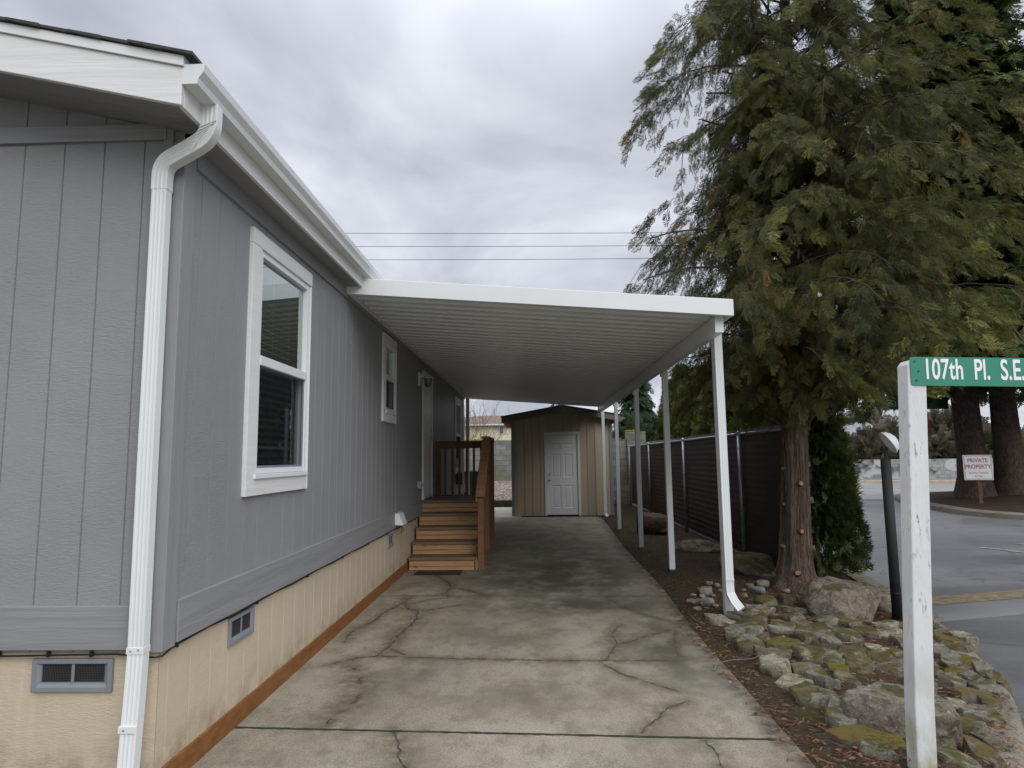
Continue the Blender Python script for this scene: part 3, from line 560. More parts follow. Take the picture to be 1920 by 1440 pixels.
# windows: trim, frame, sashes, glass, blind and the dark room behind
def window(y0_, y1_, z0, z1, apron=True, screen=True):
    t = .075; x = WX
    mb = MB().box(x-.01, y0_-t*2, z1, x+.028, y1_+.03, z1+.10) if False else MB()
    mb.box(x-.01, y0_-.135, z1-.002, x+.026, y1_+.02, z1+.095); mb.box(x-.01, y0_-.135, z0-.13, x+.024, y0_-.002, z1-.003)
    mb.box(x-.01, y1_+.002, z0-.13, x+.024, y1_+.018, z1-.003); mb.box(x-.01, y0_-.001, z0-.13, x+.022, y1_+.001, z0-.028)
    w = mb.build('window', 'white_board_y', home, bevel=.003)
    box('sill', 'white_vinyl', w, x-.02, y0_-.03, z0-.03, x+.036, y1_-.012, z0-.002, bevel=.003)
    mb = MB(); f_ = .042; xo = x+.012
    mb.box(x-.06, y0_, z0, xo, y0_+f_, z1); mb.box(x-.06, y1_-f_, z0, xo, y1_, z1); mb.box(x-.06, y0_+f_, z1-f_, xo-.001, y1_-f_, z1); mb.box(x-.06, y0_+f_, z0, xo-.001, y1_-f_, z0+f_*.8)
    zm = (z0+z1)/2-.0; mb.box(x-.05, y0_+f_, zm-.03, xo+.006, y1_-f_, zm+.03); mb.build('window_frame', 'white_vinyl', w, bevel=.003)
    MB().quad((x-.022, y0_+.03, zm), (x-.022, y1_-.03, zm), (x-.022, y1_-.03, z1-.03), (x-.022, y0_+.03, z1-.03)).build('pane', 'glass', w)
    MB().quad((x-.04, y0_+.03, z0+.02), (x-.04, y1_-.03, z0+.02), (x-.04, y1_-.03, zm), (x-.04, y0_+.03, zm)).build('pane', 'glass', w)
    if screen:
        MB().quad((x-.006, y0_+.05, z0+.045), (x-.006, y1_-.05, z0+.045), (x-.006, y1_-.05, zm-.03), (x-.006, y0_+.05, zm-.03)).build('insect_screen', 'screen_mesh', w)
        mb = MB(); a0, a1, b0, b1 = y0_+.043, y1_-.043, z0+.035, zm-.031; q_ = .014
        mb.box(x-.012, a0, b0, x+.002, a0+q_, b1); mb.box(x-.012, a1-q_, b0, x+.002, a1, b1); mb.box(x-.012, a0+q_, b0, x+.001, a1-q_, b0+q_); mb.build('screen_frame', 'vent_grey', w)
    mb = MB(); zz_ = z1-.07
    while zz_ > z0+.03: mb.add([(x-.125, y0_+.02, zz_+.016), (x-.125, y1_-.02, zz_+.016), (x-.083, y1_-.02, zz_-.012), (x-.083, y0_+.02, zz_-.012)], [(0, 1, 2, 3)]); zz_ -= .047
    for yy in (y0_+.16, (y0_+y1_)/2, y1_-.16): mb.box(x-.082, yy-.0015, z0+.03, x-.08, yy+.0015, z1-.05)
    mb.build('blind', 'blind', w)
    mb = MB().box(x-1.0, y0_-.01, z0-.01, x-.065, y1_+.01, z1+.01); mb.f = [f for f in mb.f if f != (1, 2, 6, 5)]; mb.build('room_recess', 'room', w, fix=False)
    return w
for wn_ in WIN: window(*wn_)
# entry door with casing
d_ = MB(); x = WX; d_.box(x-.008, DOOR[0]-.07, DOOR[2]-.02, x+.032, DOOR[0], DOOR[3]+.08); d_.box(x-.008, DOOR[1], DOOR[2]-.02, x+.032, DOOR[1]+.03, DOOR[3]+.08); d_.box(x-.008, DOOR[0]+.001, DOOR[3], x+.031, DOOR[1]-.001, DOOR[3]+.08)
dr = d_.build('entry_door', 'white_board_z', home, bevel=.003); box('door_panel', 'white_vinyl', dr, x-.006, DOOR[0]+.002, DOOR[2]-.01, x+.015, DOOR[1]-.002, DOOR[3]-.002)
MB().tube([(x+.015, DOOR[1]-.08, 1.85), (x+.07, DOOR[1]-.08, 1.85)], .025, 10).build('door_knob', 'steel', dr)
# porch light, faucet, vent hood, meter boxes, bottom cable
l_ = thing('x', 'x', 'x'); bpy.data.objects.remove(l_)
pl_ = MB().box(x-.004, 9.62, 2.60, x+.03, 9.78, 2.80).build('porch_light', 'white_metal', home, bevel=.004)
MB().bar((x+.03, 9.70, 2.75), (x+.12, 9.70, 2.75), .03, .03).build('light_arm', 'white_metal', pl_)
MB().lathe((x+.14, 9.70, 2.58), [(.0, 0), (.03, .0), (.05, .03), (.062, .11), (.062, .13)], 14).build('glass_globe', 'far_glass', pl_, smooth=True)
MB().lathe((x+.14, 9.70, 2.71), [(.085, 0), (.07, .03), (.0, .05)], 14).build('shade', 'white_metal', pl_, smooth=True)
oc = MB().box(x-.004, 9.60, 1.06, x+.05, 9.70, 1.17).build('outdoor_outlet', 'steel', home, bevel=.006); MB().tube([(x+.05, 9.65, 1.13), (x+.10, 9.65, 1.11)], .022, 10).build('outlet_cover', 'steel', oc)
vh = MB().add([(x+.0, 7.95, .70), (x+.0, 8.22, .70), (x+.0, 8.22, .84), (x+.0, 7.95, .84), (x+.12, 7.95, .695), (x+.12, 8.22, .695), (x+.07, 8.22, .835), (x+.07, 7.95, .835)], BF).build('vent_hood', 'white_vinyl', home, bevel=.004)
MB().tube([(x+.02, 8.2, .70), (x+.06, 8.32, .60), (x+.02, 8.36, .56), (x+.03, 8.30, .64)], .004, 5).build('loose_wire', 'cable', vh)
box('meter_box', 'white_vinyl', home, x-.002, 14.2, 1.30, x+.11, 14.45, 1.50, bevel=.004); box('meter_box', 'dark_metal', home, x-.002, 14.5, .92, x+.14, 14.75, 1.18, bevel=.004)
def cable(pts): return MB().tube(pts, .0048, 6)
zc = .640
pts = [(x+.004, 3.14+.3*k, zc+.006*math.sin(k*2.1)) for k in range(44)]
mb = cable([(-6, FY-.005, zc-.006), (-3.2, FY-.006, zc), (-2.4, FY-.006, zc-.012), (-1.9, FY-.008, zc-.004), (-1.72, FY-.012, zc-.018), (x+.008, FY+.004, zc-.016), (x+.006, FY+.07, zc-.004)]+pts)
for k in range(0, 44, 3): mb.box(x-.014, 3.12+.3*k, zc-.012, x+.012, 3.132+.3*k, zc+.014)
for xx in (-2.02, -2.22, -2.45): mb.box(xx, FY-.014, zc-.016, xx+.01, FY+.006, zc+.012)
mb.build('bottom_cable', 'cable', home)
def vent(axis, a, b, z0, z1):
    """foundation vent: frame, recess and a wire screen with a middle bar"""
    def P(u, d, z_): return (u, FY+.018-d, z_) if axis == 0 else (WX-.016+d, u, z_)
    def bx_(mb, u0, u1, d0, d1, c, d): p, q_ = P(u0, d0, c), P(u1, d1, d); return mb.box(min(p[0], q_[0]), min(p[1], q_[1]), min(p[2], q_[2]), max(p[0], q_[0]), max(p[1], q_[1]), max(p[2], q_[2]))
    t = .022; mb = MB(); bx_(mb, a, a+t, -.004, .016, z0, z1); bx_(mb, b-t, b, -.004, .016, z0, z1); bx_(mb, a+t, b-t, -.004, .0155, z0, z0+t); bx_(mb, a+t, b-t, -.004, .0155, z1-t, z1)
    i = .02                                                # sloping inner lip
    O = [P(a+t, .014, z0+t), P(b-t, .014, z0+t), P(b-t, .014, z1-t), P(a+t, .014, z1-t)]; I = [P(a+t+i, .003, z0+t+i), P(b-t-i, .003, z0+t+i), P(b-t-i, .003, z1-t-i*.3), P(a+t+i, .003, z1-t-i*.3)]
    mb.add(O+I, [(k, (k+1) % 4, (k+1) % 4+4, k+4) for k in range(4)]); m = (a+b)/2; bx_(mb, m-.007, m+.007, .002, .009, z0+t+.004, z1-t)
    v = mb.build('foundation_vent', 'vent_grey', home, bevel=.002)
    mb = MB(); bx_(mb, a+t, b-t, .0005, .0015, z0+t, z1-t); mb.build('vent_shade_sheet', 'hole_shade_black', v)  # flat black sheet, the shade inside the vent hole put into its colour
    mb = MB(); u = a+t+.008
    while u < b-t-.008: bx_(mb, u-.0006, u+.0006, .0042, .0054, z0+t+.01, z1-t-.004); u += .0075
    z_ = z0+t+.015
    while z_ < z1-t-.004: bx_(mb, a+t+.01, b-t-.01, .0045, .0057, z_-.0006, z_+.0006); z_ += .0075
    mb.build('wire_screen', 'dark_metal', v)
vent(0, -2.295, -1.921, .466, .612); vent(1, 3.69, 4.01, .468, .622); vent(1, 7.72, 7.98, .455, .605)

# ------------------------------------------------------------------ carport
cp = thing('carport', 'white metal carport with ribbed roof beside the grey home', 'carport', (1.75, 6.25, 0))
CY0, CY1, CXR = 5.75, 16.5, 1.835
def croof(x_): return 3.035 - .0775*(x_-WX)               # underside of the pans
def lead(x0_, x1_, ya, yb, lo, hi): return [(x0_, ya, croof(x0_)+lo), (x1_, ya, croof(x1_)+lo), (x1_, ya, croof(x1_)+hi), (x0_, ya, croof(x0_)+hi), (x0_, yb, croof(x0_)+lo), (x1_, yb, croof(x1_)+lo), (x1_, yb, croof(x1_)+hi), (x0_, yb, croof(x0_)+hi)]
mb = MB(); y = CY0+.07; rib = .2032; x0_, x1_ = WX+.055, CXR-.06
while y < CY1-.06:                                       # W-pan: ribs run from the house to the beam
    pr_ = [(y, .0), (y+.088, .0), (y+.104, .058), (y+.176, .058), (y+.2032, .0)]
    for (a, za), (b, zb) in zip(pr_, pr_[1:]):
        if b > a: mb.quad((x0_, a, croof(x0_)+za), (x1_, a, croof(x1_)+za), (x1_, b, croof(x1_)+zb), (x0_, b, croof(x0_)+zb))
    y += rib
mb.build('ribbed_roof', 'white_metal', cp)
MB().add(lead(WX+.03, CXR-.02, CY0+.06, CY1-.05, .062, .075), BF).build('roof_deck', 'white_metal', cp)
MB().add(lead(WX+.004, CXR, CY0, CY0+.055, -.018, .135), BF).build('front_fascia', 'white_metal', cp, bevel=.004)
MB().add(lead(WX+.004, CXR, CY1-.04, CY1, -.01, .125), BF).build('rear_fascia', 'white_metal', cp, bevel=.004)
MB().add(lead(CXR-.052, CXR, CY0+.056, CY1-.041, -.016, .134), BF).build('eave_gutter', 'white_metal', cp, bevel=.004)
MB().box(WX+.004, CY0+.056, croof(WX)-.012, WX+.05, CY1-.041, croof(WX)+.10).build('ledger', 'white_metal', cp, bevel=.004)
bt = croof(1.73)-.003
MB().box(1.69, CY0+.1, bt-.155, 1.768, CY1-.06, bt).build('beam', 'white_metal', cp, bevel=.004)
for i, (py_, pz) in enumerate([(6.27, -.03), (8.72, -.05), (11.12, -.05), (13.83, -.05), (16.40, -.05)]):
    o = MB().box(1.752 if 0 else 1.772, py_-.037, pz, 1.846, py_+.037, bt-.02).build('post', 'white_metal', cp, bevel=.004)
    mb = MB().box(1.757, py_-.05, bt-.20, 1.770, py_+.05, bt-.01); mb.build('bracket', 'white_metal', o, bevel=.002)
mb = MB(); mb.sweep([(1.805, 6.196, bt+.0), (1.805, 6.196, .42), (1.805, 6.196, .30), (1.808, 6.19, .235), (1.835, 6.15, .165), (1.875, 6.10, .105)], spout_prof(.074, .054), (0, 1, .001)); mb.build('downspout', 'white_metal', cp, bevel=.002)
MB().bar((1.766, 6.166, .36), (1.844, 6.166, .36), .004, .02).build('downspout_strap', 'white_metal', cp)
box('post_footing', 'black_plastic', cp, 1.765, 8.655, -.06, 1.855, 8.765, .03, bevel=.01)
mb = MB().sweep([(1.81, 16.35, .2), (1.81, 16.35, .09), (1.86, 16.30, .02)], spout_prof(.07, .05), (0, 1, .001)); mb.build('downspout', 'white_metal', cp)

# ------------------------------------------------------------------ wooden steps
stp = thing('wooden_steps', 'new cedar porch steps with a railed landing at the side door of the grey home', 'steps', (-1.2, 8.9, 0))
SX0, SX1 = -1.683, -.80; rise, run, y00 = .173, .262, 8.885
for i in range(5):
    yf = y00+run*i; zt = rise*(i+1)
    mb = MB(); h0 = rise*i; mb.box(SX0, yf+.02, h0+.002, SX1, yf+.045, h0+.050 if i == 0 else h0+.058); mb.box(SX0, yf+.017, (h0+.056) if i == 0 else h0+.064, SX1, yf+.043, zt-.042); mb.build('riser', 'step_wood', stp, bevel=.003)
    if i < 4:
        mb = MB().box(SX0-.004, yf-.008, zt-.040, SX1+.012, yf+.136, zt); mb.box(SX0-.004, yf+.142, zt-.040, SX1+.012, yf+.28, zt-.001); mb.build('tread', 'tread_wood', stp, bevel=.006)
DY0, DY1, DZ = y00+run*4, 11.42, rise*5
mb = MB(); y = DY0-.008
while y < DY1-.05: mb.box(SX0-.004, y, DZ-.038, SX1+.05, y+.136, DZ+rr.uniform(-.001, .001)); y += .142
mb.build('deck_boards', 'tread_wood', stp, bevel=.005)
mb = MB(); mb.box(SX0, DY1-.1, .0, SX1, DY1-.06, DZ-.042); mb.box(SX1-.04, DY0+.05, DZ-.24, SX1+.0, DY1-.1, DZ-.042); mb.build('deck_frame', 'rail_wood_y', stp, bevel=.003)
mb = MB(); mb.add([(SX1+.014, y00+.02, 0), (SX1+.014, y00+.30, 0), (SX1+.014, DY0+.2, DZ-.30), (SX1+.014, DY0+.2, DZ-.045), (SX1+.014, y00+.02, rise-.05)] + [(SX1+.05, y00+.02, 0), (SX1+.05, y00+.30, 0), (SX1+.05, DY0+.2, DZ-.30), (SX1+.05, DY0+.2, DZ-.045), (SX1+.05, y00+.02, rise-.05)],
    [(4, 3, 2, 1, 0), (5, 6, 7, 8, 9)] + [(k, (k+1) % 5, (k+1) % 5+5, k+5) for k in range(5)]); mb.build('stringer', 'rail_wood_y', stp, bevel=.003)
PX0, PX1 = SX1+.052, SX1+.135
for yy, z0, z1, nm in ((y00+.01, .0, 1.02, 'newel_post'), (DY0+.06, .0, 1.80, 'corner_post'), (DY1-.1, .0, 1.775, 'corner_post')): box(nm, 'rail_wood', stp, PX0, yy, z0, PX1, yy+.088, z1, bevel=.005)
box('corner_post', 'rail_wood', stp, SX0+.0, DY1-.1, .0, SX0+.085, DY1-.012, 1.775, bevel=.005)
mb = MB().box(SX0+.0, DY1-.125, 1.672, PX1, DY1-.102, 1.765); mb.box(SX0-.005, DY1-.14, 1.766, PX1+.01, DY1-.0, 1.80); mb.build('top_rail', 'rail_wood', stp, bevel=.004)
mb = MB().box(PX0-.026, DY0+.15, 1.672, PX0-.002, DY1-.126, 1.765); mb.box(PX0-.03, DY0+.05, 1.8005, PX1+.012, DY1-.14, 1.834); mb.build('top_rail', 'rail_wood_y', stp, bevel=.004)
mb = MB(); mb.bar((PX0+.04, y00-.06, .99), (PX0+.04, DY0+.10, 1.77), .125, .036); mb.bar((PX0-.014, y00+.0, .93), (PX0-.014, DY0+.08, 1.69), .026, .085); mb.build('handrail', 'rail_wood_y', stp, bevel=.004)
for k in range(6): xx = SX0+.155+.125*k; box('baluster', 'rail_wood', stp, xx, DY1-.1285-.036, DZ-.12, xx+.038, DY1-.1285, 1.69, bevel=.003)
for k in range(8):
    yy = DY0+.22+.135*k
    if yy < DY1-.15: box('baluster', 'rail_wood', stp, PX0+.002, yy, DZ-.2, PX0+.04, yy+.038, 1.70, bevel=.003)
for k in range(6): yy = y00+.15+.165*k; zb = .99+(yy-y00+.06)*.71; box('baluster', 'rail_wood', stp, PX0+.002, yy, zb-1.0, PX0+.04, yy+.038, zb-.055, bevel=.003)
mt = MB().box(-1.55, 8.54, .004, -.95, 8.82, .018).build('door_mat', 'black_plastic', bevel=.004); tag(mt, 'black rubber mat on the concrete at the foot of the wooden steps', 'mat')

# ------------------------------------------------------------------ shed
sh = thing('shed', 'small tan wooden shed with gabled roof and white door at the end of the driveway', 'shed', (.8, 16.9, 0))
SY = 16.9
def shz(x_): return 2.815 - .176*abs(x_-.80)
prs = groove_profile(-.52, 2.08, -.20, .2032, .022, .016); DX0, DX1, DH = .335, 1.235, 2.075
mb = MB(); ks = sorted(set([p[0] for p in prs]+[DX0, DX1])); dep = dict(prs); xs_ = [p[0] for p in prs]
for a, b in zip(ks, ks[1:]):
    da, db = float(np.interp(a, xs_, [dep[k] for k in xs_])), float(np.interp(b, xs_, [dep[k] for k in xs_])); z0 = DH if DX0 < (a+b)/2 < DX1 else -.0
    mb.quad((a, SY-da, z0), (b, SY-db, z0), (b, SY-db, shz(b)-.06), (a, SY-da, shz(a)-.06))
mb.box(-.52, SY+.05, 0, -.48, SY+3, 2.45); mb.box(2.04, SY+.05, 0, 2.08, SY+3, 2.45); mb.box(-.48, SY+2.95, 0, 2.04, SY+3, 2.5); mb.build('wall', 'shed_siding', sh)
mb = MB().box(-.535, SY-.02, 0, -.45, SY+.02, 2.42); mb.box(2.01, SY-.02, 0, 2.095, SY+.02, 2.42); mb.build('corner_trim', 'shed_corner', sh, bevel=.003)
mb = MB(); yr = SY-.26
for a, b in ((-.775, .799), (.801, 2.335)): mb.add([(a, yr, shz(a)-.15), (b, yr, shz(b)-.15), (b, yr, shz(b)-.002), (a, yr, shz(a)-.002), (a, yr+.03, shz(a)-.15), (b, yr+.03, shz(b)-.15), (b, yr+.03, shz(b)-.002), (a, yr+.03, shz(a)-.002)], BF)
mb.build('rake_board', 'shed_board', sh)
mb = MB()
for a, b in ((-.79, .80), (.80, 2.35)): mb.add([(a, yr-.02, shz(a)), (b, yr-.02, shz(b)), (b, SY+3.2, shz(b)), (a, SY+3.2, shz(a)), (a, yr-.02, shz(a)+.03), (b, yr-.02, shz(b)+.03), (b, SY+3.2, shz(b)+.03), (a, SY+3.2, shz(a)+.03)], BF)
mb.build('roof', 'shingle', sh)
mb = MB()
for a, b in ((-.77, -.525), (2.085, 2.33)): mb.quad((a, yr+.032, shz(a)-.03), (b, yr+.032, shz(b)-.03), (b, SY+3, shz(b)-.03), (a, SY+3, shz(a)-.03))
mb.build('eave_board', 'raw_wood', sh)
for k in range(6): yy = SY+.05+.55*k; box('rafter_end', 'raw_wood', sh, -.76, yy, 2.40, -.53, yy+.04, 2.51); box('rafter_end', 'raw_wood', sh, 2.10, yy, 2.40, 2.31, yy+.04, 2.51)
mb = MB(); mb.quad((-.52, yr+.032, shz(-.52)-.07), (.8, yr+.032, shz(.8)-.07), (.8, SY+.01, shz(.8)-.07), (-.52, SY+.01, shz(-.52)-.07)); mb.quad((.8, yr+.032, shz(.8)-.07), (2.08, yr+.032, shz(2.08)-.07), (2.08, SY+.01, shz(2.08)-.07), (.8, SY+.01, shz(.8)-.07)); mb.build('soffit', 'shed_board', sh)
mb = MB(); t = .06; mb.box(DX0-.01, SY-.03, 0, DX0+t-.01, SY+.06, DH+.005); mb.box(DX1-t+.01, SY-.03, 0, DX1+.01, SY+.06, DH+.005); mb.box(DX0-.012, SY-.032, DH+.006, DX1+.012, SY+.06, DH+.075); fr_ = mb.build('door_frame', 'white_vinyl', sh, bevel=.003)
# six-panel door: a height grid pressed from panels
dx0, dx1, dz0, dz1 = DX0+.052, DX1-.052, .03, DH-.0; yd = SY+.012
cw = (dx1-dx0); cols = [(dx0+.13*cw/.8, dx0+.36*cw/.8), (dx1-.36*cw/.8, dx1-.13*cw/.8)]; rows = [(1.70, 1.86), (.98, 1.57), (.20, .78)]
mb = MB(); gx = sorted({dx0, dx1} | {v for c_ in cols for v in c_}); gzs = sorted({dz0, dz1} | {v for r_ in rows for v in r_})
for a, b in zip(gx, gx[1:]):
    for c_, d in zip(gzs, gzs[1:]):
        if any(abs(a-q0) < 1e-6 for q0, _ in cols) and any(abs(c_-q0) < 1e-6 for q0, _ in rows):
            e1, e2 = .022, .05; R0 = [(a, yd, c_), (b, yd, c_), (b, yd, d), (a, yd, d)]; R1 = [(a+e1, yd+.012, c_+e1), (b-e1, yd+.012, c_+e1), (b-e1, yd+.012, d-e1), (a+e1, yd+.012, d-e1)]; R2 = [(a+e2, yd+.003, c_+e2), (b-e2, yd+.003, c_+e2), (b-e2, yd+.003, d-e2), (a+e2, yd+.003, d-e2)]
            mb.add(R0+R1+R2, [(k+o, (k+1) % 4+o, (k+1) % 4+4+o, k+4+o) for o in (0, 4) for k in range(4)]+[(8, 9, 10, 11)])
        else: mb.quad((a, yd, c_), (b, yd, c_), (b, yd, d), (a, yd, d))
sdoor = mb.build('door', 'white_vinyl', sh, fix=False)
MB().tube([(dx0+.06, yd, 1.06), (dx0+.06, yd-.03, 1.06)], .030, 14).build('deadbolt', 'steel', sdoor); mb = MB().tube([(dx0+.06, yd, .91), (dx0+.06, yd-.045, .91)], .018, 12); mb.tube([(dx0+.06, yd-.04, .91), (dx0+.06, yd-.075, .91)], [.03, .026], 14); mb.build('knob', 'steel', sdoor, smooth=True)
box('threshold', 'black_plastic', sh, DX0+.05, SY-.04, .002, DX1-.05, SY+.03, .026)

# ------------------------------------------------------------------ chain-link fence with dark slats
FX0, FY0, FX1, FY1, FZ = 3.13, 7.85, 3.12, 20.6, 1.83
fe = thing('chain_link_fence', 'dark brown slatted chain-link fence running back along the driveway bed', 'fence', (FX0, FY0, -.03))
FL = FY1-FY0
def fp(s, z_, d=0): t = s/FL; return (FX0+(FX1-FX0)*t-d, FY0+s, z_)
ps = [0, 1.9, 5.45, 9.35, FL]
for s in ps:
    p = MB().tube([fp(s, -.1, .045), fp(s, FZ-.0, .045)], .028, 10).build('post', 'galv', fe, smooth=True); MB().lathe(fp(s, FZ, .045), [(.034, -.03), (.034, .0), (.02, .025), (0, .03)], 10).build('post_cap', 'galv', p, smooth=True)
    mb = MB()
    for z_ in (.25, .7, 1.15, 1.6): mb.tube([fp(s-.035, z_, .02), fp(s-.03, z_, .075), fp(s+.03, z_, .075), fp(s+.035, z_, .02)], .004, 5)
    mb.build('tie_wire', 'galv', p)
MB().tube([fp(0, FZ-.02, .02), fp(FL, FZ-.02, .02)], .021, 10).build('top_rail', 'galv', fe, smooth=True)
mb = MB(); s = .02
while s < FL: mb.quad(fp(s, .06), fp(s+.043, .06), fp(s+.043, FZ-.045, 0), fp(s, FZ-.045, 0)); s += .0475
mb.build('slat_panel', 'slat', fe)
V_, F_ = [], []; half = .0285; zs = np.arange(.02, FZ+.06, .0475); s = 0.; k = 0; th = .0021
ln = []
while s < FL:
    sg = 1
    for a, b in zip(zs, zs[1:]):
        ln.append((s-half*sg*.5+half*.5, a, s+half*sg*.5+half*.5, b)); sg = -sg
    s += half
ln = np.array(ln); A = np.stack([FX0-.010+0*ln[:, 0], FY0+ln[:, 0], ln[:, 1]], -1); B = np.stack([FX0-.004+0*ln[:, 0], FY0+ln[:, 2], ln[:, 3]], -1)
D = B-A; D /= np.linalg.norm(D, axis=1)[:, None]; Nn = np.cross(D, np.array([1., 0, 0])); Xn = np.array([1., 0, 0])
quad = [A+Nn*th, A-Xn*th, A-Nn*th, B+Nn*th, B-Xn*th, B-Nn*th]; V_ = np.stack(quad, 1).reshape(-1, 3); base = np.arange(len(ln))[:, None]*6
F_ = np.concatenate([base+np.array([[0, 1, 4, 3]]), base+np.array([[1, 2, 5, 4]])]); arrmesh('wire_mesh', V_, F_, 'fence_wire', fe)
mb = MB(); s = 0.
while s < FL: mb.bar(fp(s, FZ-.01), fp(s+.012, FZ+.045), .004, .004); mb.bar(fp(s+.03, FZ-.01), fp(s+.018, FZ+.045), .004, .004); s += .057
mb.build('knuckle_edge', 'galv', fe)
mb = MB(); mb.tube([fp(0, .035, .012), fp(FL, .035, .012)], .004, 5); s = 0.
while s < FL: mb.bar(fp(s, .0, .006), fp(s+.028, .055, .006), .004, .004); s += .057
mb.build('tension_wire', 'galv', fe)

# ------------------------------------------------------------------ block walls, bank, far house
w1 = thing('block_wall', 'mossy grey concrete block wall behind the shed, below the yellow house', 'wall', (-3, 25, .4))
box('wall_blocks', 'block_left', w1, -9, 25, .2, 1.6, 25.2, 2.17); box('cap_course', 'cap_moss', w1, -9, 24.99, 2.171, -.35 if 0 else -1.9, 25.21, 2.225, bevel=.01)
w2 = thing('block_wall', 'weathered block wall with a mossy capped pier at the end of the slatted fence', 'wall', (2.6, 20.75, 0))
box('wall_blocks', 'block_right', w2, 1.3, 20.75, -.1, 3.02, 20.95, 2.03); box('cap_course', 'cap_moss', w2, 1.3, 20.735, 2.031, 2.85, 20.965, 2.07, bevel=.01)
pier = box('pier', 'block_right', w2, 3.03, 20.68, -.1, 3.62, 21.05, 2.28); box('pier_cap', 'cap_moss', pier, 3.02, 20.67, 2.281, 3.35, 21.06, 2.33, bevel=.015)
vs = [(-9, 20.32, .18), (2.6, 20.32, .18), (2.6, 25, .62), (-9, 25, .62)]; structure(MB().quad(*vs).build('gravel_bank', 'gravel'))
kb = MB().box(-9, 20.06, -.1, -.3, 20.32, .2).build('retaining_kerb', 'kerb_moss', bevel=.02); structure(kb)
yh = thing('far_house', 'pale yellow house with brown hipped roof beyond the mossy block wall', 'house', (-3.5, 70, 0))
yw = MB().box(-16, 70, -.3, 2.2, 80, 5.15).build('wall', 'cream_siding', yh)
rf = MB().add([(-17, 69.4, 5.1), (3.0, 69.4, 5.1), (3.0, 81, 5.1), (-17, 81, 5.1), (-5.6, 73.5, 6.3), (-2.4, 73.5, 6.3), (-5.6, 76, 6.3), (-2.4, 76, 6.3)], [(0, 1, 5, 4), (1, 2, 7, 5), (2, 3, 6, 7), (3, 0, 4, 6), (4, 5, 7, 6), (3, 2, 1, 0)]).build('roof', 'brown_roof', yh)
box('eave_board', 'house_white', yh, -17, 69.35, 4.98, 3.0, 69.399, 5.12); MB().tube([(-4.2, 73.6, 6.2), (-4.2, 73.6, 7.1)], .09, 10).build('vent_pipe', 'steel', rf)
wv = MB().box(-3.5, 69.93, 4.05, -2.55, 69.99, 4.9).build('window', 'house_white', yh); box('pane', 'far_glass', wv, -3.43, 69.9, 4.11, -3.06, 69.93, 4.84); box('pane', 'curtain', wv, -2.99, 69.9, 4.11, -2.62, 69.93, 4.84)
bn = thing('wheelie_bin', 'dark green wheelie bin seen through the railing of the wooden steps', 'bin', (-1.75, 18.2, 0))
MB().add([(-1.98, 18.0, .05), (-1.52, 18.0, .05), (-1.52, 18.5, .05), (-1.98, 18.5, .05), (-2.05, 17.92, 1.12), (-1.45, 17.92, 1.12), (-1.45, 18.6, 1.12), (-2.05, 18.6, 1.12)], BF).build('body', 'bin_green', bn, bevel=.02)
MB().add([(-2.07, 17.9, 1.122), (-1.43, 17.9, 1.122), (-1.43, 18.64, 1.122), (-2.07, 18.64, 1.122), (-2.02, 17.95, 1.18), (-1.48, 17.95, 1.18), (-1.48, 18.64, 1.24), (-2.02, 18.64, 1.24)], BF).build('lid', 'bin_green', bn, bevel=.02)
for xx in (-2.0, -1.5): MB().tube([(xx-.03, 18.55, .1), (xx+.03, 18.55, .1)], .1, 14).build('wheel', 'black_plastic', bn)

# ------------------------------------------------------------------ across the road
wall_pts = [(3, 46.3), (48, 33.3)]
def along(t, off=0): a, b = Vector(wall_pts[0]), Vector(wall_pts[1]); p = a.lerp(b, t); n_ = Vector((a.y-b.y, b.x-a.x)).normalized(); return p - n_*off
def slabw(name, mat, o0, o1, z0, z1, parent=None):
    q0, q1, q2, q3 = along(0, o0), along(1, o0), along(1, o1), along(0, o1); return MB().add([(*q0, z0), (*q1, z0), (*q2, z0), (*q3, z0), (*q0, z1), (*q1, z1), (*q2, z1), (*q3, z1)], BF).build(name, mat, parent)
fwl = slabw('block_wall', 'block_far', 0, -.25, -.3, 1.12); tag(fwl, 'low block wall patched with pale paint across the road', 'wall')
structure(slabw('verge', 'gravel', 3.0, -30, -.3, -.06)); structure(slabw('far_kerb', 'far_kerb', 3.35, 3.01, -.3, -.05))
def house(label, px0, px1, y_, zw, zr, wall, roofm, depth=9):
    a, b = at(px0, 850, y=y_).x, at(px1, 850, y=y_).x; h = thing('far_house', label, 'house', ((a+b)/2, y_, 0))
    box('wall', wall, h, a, y_, -.3, b, y_+depth, zw); e_ = .5; ym = y_+depth/2
    MB().add([(a-e_, y_-e_, zw-.12), (b+e_, y_-e_, zw-.12), (b+e_, y_+depth+e_, zw-.12), (a-e_, y_+depth+e_, zw-.12), (a-e_, ym, zr), (b+e_, ym, zr)], [(0, 1, 5, 4), (2, 3, 4, 5), (1, 2, 5), (3, 0, 4), (3, 2, 1, 0)]).build('roof', roofm, h)
    wv = MB().box(a+(b-a)*.3, y_-.03, 1.6, a+(b-a)*.5, y_-.002, 2.7).build('window', 'house_white', h); box('pane', 'far_glass', wv, a+(b-a)*.32, y_-.045, 1.7, a+(b-a)*.48, y_-.031, 2.6); return h
house('white house with grey roof across the road, seen behind the black lamp post', 1560, 1668, 56, 2.9, 4.4, 'house_white', 'grey_roof'); house('grey roofed house at the right edge beyond the dark trunks', 1880, 2080, 50, 1.9, 3.1, 'house_white', 'grey_roof', 12)
pp = at(1917, 893, y=36); fpst = MB().box(pp.x-.1, 35.9, -.2, pp.x+.1, 36.1, at(1913, 832, y=36).z).build('fence_post', 'dark_metal', bevel=.01); tag(fpst, 'dark square post standing right of the trunks across the road', 'post')
